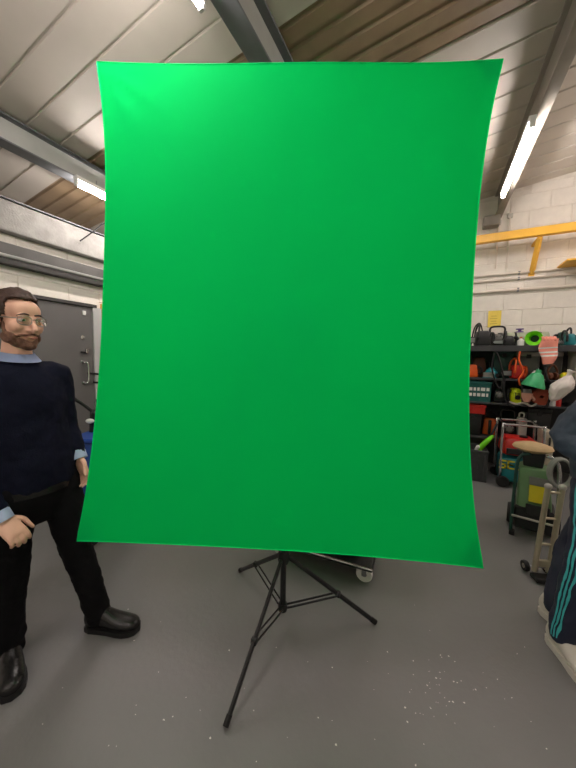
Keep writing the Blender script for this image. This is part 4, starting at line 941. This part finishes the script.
tube(b := B(), [(-GW*0.40, -0.19, zt_-0.012), (-GW*0.40, 0.19, zt_-0.012)], 0.014, 10); obj('cross_tube', b, M_CHROME, t, True, 40)
bpy.data.curves.remove(fc)
strokes = {'S': [(1, 1), (0, 1), (0, .5), (1, .5), (1, 0), (0, 0)], 'E': [(1, 1), (0, 1), (0, .5), (.8, .5), (0, .5), (0, 0), (1, 0)], 'V': [(0, 1), (.5, 0), (1, 1)]}
for i, ch in enumerate('SEEV'):
    bm = B(); st = strokes[ch]
    for p, q in zip(st, st[1:]):
        P0 = Vector((p[0]*0.055, 0, p[1]*0.085)); Q0 = Vector((q[0]*0.055, 0, q[1]*0.085)); d = Q0-P0
        box(bm, (P0+Q0)/2, (d.length+0.018, 0.004, 0.018), 0, Matrix.Rotation(-math.atan2(d.z, d.x), 3, 'Y'))
    o = obj('yellow_letter', bm, M_YP, tk); o.location = (-GW*0.10-0.16+i*0.082, -0.192, 0.235)
bin_box(545, 555, 432, 4.38, 0, mat('stone_box', (178, 168, 150), 0.6), 'stone coloured tall box right of the red generator', 0.3)

# ================================================================== FOREGROUND RIGHT
# garden shredder
sx, sy = 0.845, 3.26
t = thing('garden_shredder', 'grey green garden shredder with tan hopper top and yellow label', 'shredder', (sx, sy, 0), math.radians(-12))
bm = B(); taper_box(bm, (0, 0, 0.36), (0.26, 0.28, 0.48), (0.78, 0.76), 0.03, (-0.02, 0.0)); obj('body', bm, M_SGREEN, t, True, 40)
lathe(b := B(), [(0.001, 0.80), (0.08, 0.795), (0.135, 0.775), (0.145, 0.755), (0.13, 0.74), (0.07, 0.715), (0.001, 0.71)], 24, T(-0.04, 0, 0)); obj('hopper_top', b, M_TAN, t, True, 50)
taper_box(b := B(), (-0.03, 0, 0.655), (0.13, 0.13, 0.15), (1.25, 1.25), 0.015); obj('feed_neck', b, M_BLACKP, t, True, 40)
box(b := B(), (0.02, -0.138, 0.40), (0.13, 0.012, 0.16), 0.004, Matrix.Rotation(math.radians(-5), 3, 'X')); lb = obj('yellow_label', b, M_YP, t)
box(b := B(), (0.02, -0.136, 0.50), (0.14, 0.014, 0.07), 0.004, Matrix.Rotation(math.radians(-5), 3, 'X')); obj('grey_panel', b, M_GREYP, t)
box(b := B(), (0.02, -0.150, 0.25), (0.16, 0.016, 0.10), 0.006); obj('outlet_flap', b, M_BLACKP, t)
for s in (-1, 1):
    tube(b := B(), [(s*0.15, -0.16, 0.03), (s*0.145, -0.13, 0.35), (s*0.13, -0.10, 0.66), (s*0.05, -0.09, 0.72)], 0.013, 10, 4); obj('frame_tube', b, M_CHROME if s > 0 else M_DKGREEN, t, True)
    lathe(b := B(), [(0.03, -0.022), (0.085, -0.025), (0.095, 0), (0.085, 0.025), (0.03, 0.022)], 20, T(s*0.16, 0.08, 0.096) @ RY(PI/2)); wh = obj('wheel', b, M_RUBBER, t, True, 40)
    lathe(b := B(), [(0, -0.018), (0.04, -0.018), (0.04, 0.018), (0, 0.018)], 14, T(s*0.16, 0.08, 0.096) @ RY(PI/2)); obj('wheel_hub', b, M_LGREY, wh, True, 40)
    box(b := B(), (s*0.14, -0.16, 0.02), (0.04, 0.06, 0.04), 0.006); obj('foot', b, M_RUBBER, t)
tube(b := B(), [(-0.15, -0.16, 0.17), (0.15, -0.16, 0.17)], 0.010, 8); obj('cross_bar', b, M_LGREY, t, True, 40)
box(b := B(), (0, 0, 0.16), (0.28, 0.29, 0.20), 0.02); obj('motor_base', b, M_BLACKP, t)
# clear hose coil hanging on the shredder's right shoulder
t2 = thing('coiled_hose', 'coil of clear grey hose hung on the green shredder', 'hose', (sx+0.10, sy-0.13, 0.50))
for k in range(3):
    pts = [(0.075*math.cos(2*PI*i/16)*(1-0.06*k), -0.045-0.022*k, 0.12+0.115*math.sin(2*PI*i/16)) for i in range(17)]
    tube(b := B(), pts, 0.011, 8); obj('loop', b, mat('clear_hose', (150, 152, 146), 0.15, var=0.2), t2, True)

# folding trolley
a = on(541, 578, 2, 0.0)
t = thing('folding_trolley', 'folded aluminium hand trolley with two rails standing beside the track trousers', 'trolley', (0.775, 2.62, 0), math.radians(18))
for s in (-1, 1):
    tube(b := B(), [(s*0.045-0.06, -0.05, 0.05), (s*0.045+0.015, 0.0, 0.64)], 0.017, 12); rl = obj('rail', b, M_ALU, t, True, 40)
    ell(b := B(), (s*0.045+0.015, 0.0, 0.64), (0.024, 0.022, 0.022)); obj('rail_cap', b, M_LGREY, rl, True)
    lathe(b := B(), [(0.014, -0.012), (0.034, -0.014), (0.038, 0), (0.034, 0.014), (0.014, 0.012)], 18, T(s*0.07-0.05, 0.02, 0.039) @ RY(PI/2)); wh = obj('wheel', b, M_RUBBER, t, True, 40)
    lathe(b := B(), [(0, -0.013), (0.016, -0.013), (0.016, 0.013), (0, 0.013)], 12, T(s*0.07-0.05, 0.02, 0.039) @ RY(PI/2)); obj('wheel_hub', b, M_ALU, wh, True, 40)
for z in (0.24, 0.42, 0.60):
    tube(b := B(), [(-0.105+0.125*z, -0.05+0.08*z, z), (-0.01+0.125*z, -0.05+0.08*z, z)], 0.009, 8); obj('cross_bar', b, M_ALU, t, True, 40)
tube(b := B(), [(-0.135, 0.02, 0.039), (0.035, 0.02, 0.039)], 0.007, 8); obj('axle', b, M_STEEL, t, True, 40)
box(b := B(), (-0.06, -0.075, 0.018), (0.13, 0.08, 0.03), 0.006); obj('toe_plate', b, M_RUBBER, t)
box(b := B(), (-0.053, -0.045, 0.11), (0.12, 0.02, 0.05), 0.004); obj('hinge_block', b, M_ALU, t)

# ================================================================== BEHIND THE SCREEN
cp = on(364, 581, 2, 0.0); DA = math.radians(2); dq = RZ(DA) @ Vector((0.31, -0.18, 0))
t = thing('platform_dolly', 'low black platform dolly on white castors behind the green screen', 'dolly', (cp.x-dq.x, cp.y-dq.y, 0), DA)
box(b := B(), (0, 0, 0.133), (0.74, 0.50, 0.03), 0.006); obj('deck', b, M_BLACKP, t)
for s in (-1, 1):
    tube(b := B(), [(-0.37, s*0.25, 0.142), (0.37, s*0.25, 0.142)], 0.008, 8); obj('edge_rail', b, M_CHROME, t, True, 40)
    for q in (-1, 1):
        M_ = T(s*0.31, q*0.18, 0)
        lathe(b := B(), [(0.018, -0.014), (0.050, -0.016), (0.055, -0.008), (0.055, 0.008), (0.050, 0.016), (0.018, 0.014)], 20, M_ @ T(0, 0, 0.055) @ RX(PI/2), True); wh = obj('castor_wheel', b, M_WHITE, t, True, 40)
        lathe(b := B(), [(0, -0.012), (0.017, -0.012), (0.019, 0.012), (0, 0.012)], 12, M_ @ T(0, 0, 0.055) @ RX(PI/2)); obj('wheel_hub', b, M_STEEL, wh, True, 40)
        b = B()
        for k in (-1, 1): box(b, M_ @ Vector((0, k*0.021, 0.082)), (0.03, 0.004, 0.07), 0.001)
        box(b, M_ @ Vector((0, 0, 0.1155)), (0.05, 0.05, 0.006), 0.001); obj('castor_fork', b, M_STEEL, t)
t = thing('black_toolbox', 'black lidded box riding on the low platform dolly', 'box', (cp.x-dq.x, cp.y-dq.y, 0.151), DA)
taper_box(b := B(), (0, 0, 0.10), (0.56, 0.34, 0.20), (1.05, 1.05), 0.015); obj('body', b, M_BLACKP, t, True, 40)
box(b := B(), (0, 0, 0.22), (0.61, 0.38, 0.04), 0.01); obj('lid', b, M_DKGREEN, t)

# cart by the door: blue box, black handlebar
q = atdep(101, 470, 2.45)
t = thing('blue_cart', 'blue plastic box cart with black handlebar between man and grey door', 'cart', (q.x-0.02, q.y+0.02, 0), math.radians(26))
taper_box(b := B(), (0.05, 0, 0.54), (0.30, 0.42, 0.56), (1.1, 1.1), 0.03); obj('box_body', b, M_BLUE, t, True, 40)
box(b := B(), (0.05, 0, 0.835), (0.35, 0.48, 0.04), 0.012); obj('rim', b, M_BLUE, t)
for s in (-1, 1):
    tube(b := B(), [(0.0, s*0.2, 0.22), (-0.12, s*0.22, 0.8), (-0.16, s*0.22, 1.10)], 0.014, 10, 4); obj('handle_tube', b, M_BLACKM, t, True)
    lathe(b := B(), [(0.03, -0.022), (0.10, -0.025), (0.115, 0), (0.10, 0.025), (0.03, 0.022)], 22, T(0.02, s*0.25, 0.116) @ RX(PI/2)); wh = obj('wheel', b, M_RUBBER, t, True, 40)
    lathe(b := B(), [(0, -0.018), (0.04, -0.018), (0.04, 0.018), (0, 0.018)], 14, T(0.02, s*0.25, 0.116) @ RX(PI/2)); obj('wheel_hub', b, M_LGREY, wh, True, 40)
MI = (Matrix.Translation(t.location) @ RZ(math.radians(26))).inverted()
h0 = MI @ atdep(70, 397, 2.38); h1 = MI @ atdep(93, 412, 2.46); h2 = MI @ atdep(92, 432, 2.48)
tube(b := B(), [h0, h0.lerp(h1, 0.5)+Vector((0, 0, 0.01)), h1], 0.014, 10, 4); hb = obj('handlebar', b, M_BLACKM, t, True)
tube(b := B(), [h0.lerp(h1, -0.05), h0.lerp(h1, 0.25)], 0.019, 10); obj('grip', b, M_RUBBER, hb, True, 40)
tube(b := B(), [h1+Vector((0, 0, 0.02)), h2, h2-Vector((0, 0, 0.12))], 0.022, 10, 3); obj('stay', b, M_BLACKM, t, True)
h3 = MI @ atdep(90, 421, 2.44)
ell(b := B(), h3, (0.035, 0.02, 0.02)); obj('white_lever', b, M_WHITE, t, True)
box(b := B(), (0.05, 0, 0.24), (0.28, 0.40, 0.04), 0.006); obj('chassis', b, M_BLACKM, t)

# ================================================================== FLOOR FLECKS
rnd = random.Random(11); bm = B()
def fleck(x, y, r):
    n = 6; a0 = rnd.random()*6; el_ = rnd.uniform(0.5, 1.0); rt = rnd.random()*PI
    def pt(k, rr, z):
        a = a0+2*PI*k/n; px_, py_ = math.cos(a)*rr*(1+0.3*math.sin(3*a+a0)), math.sin(a)*rr*el_
        return bm.verts.new((x+px_*math.cos(rt)-py_*math.sin(rt), y+px_*math.sin(rt)+py_*math.cos(rt), z))
    lo = [pt(k, r, 0.0004) for k in range(n)]; hi = [pt(k, r*0.6, 0.0016) for k in range(n)]
    for k in range(n): bm.faces.new((lo[k], lo[(k+1) % n], hi[(k+1) % n], hi[k]))
    bm.faces.new(hi)
for cx, cy, n, sp in ((432, 700, 34, 22), (440, 670, 14, 18), (180, 720, 14, 60), (130, 690, 10, 40), (300, 735, 10, 80), (470, 640, 8, 40), (360, 690, 6, 60), (520, 720, 8, 40)):
    for k in range(n):
        px_, py_ = rnd.gauss(cx, sp), rnd.gauss(cy, sp*0.9)
        if py_ < 600: continue
        p = on(px_, py_, 2, 0.0); fleck(p.x, p.y, rnd.choice((0.0015, 0.0022, 0.003, 0.0042)))
o = obj('floor_flecks', bm, M_FLECK); o['kind'] = 'stuff'; tag(o, 'tiny pale specks scattered on the grey floor', 'specks')
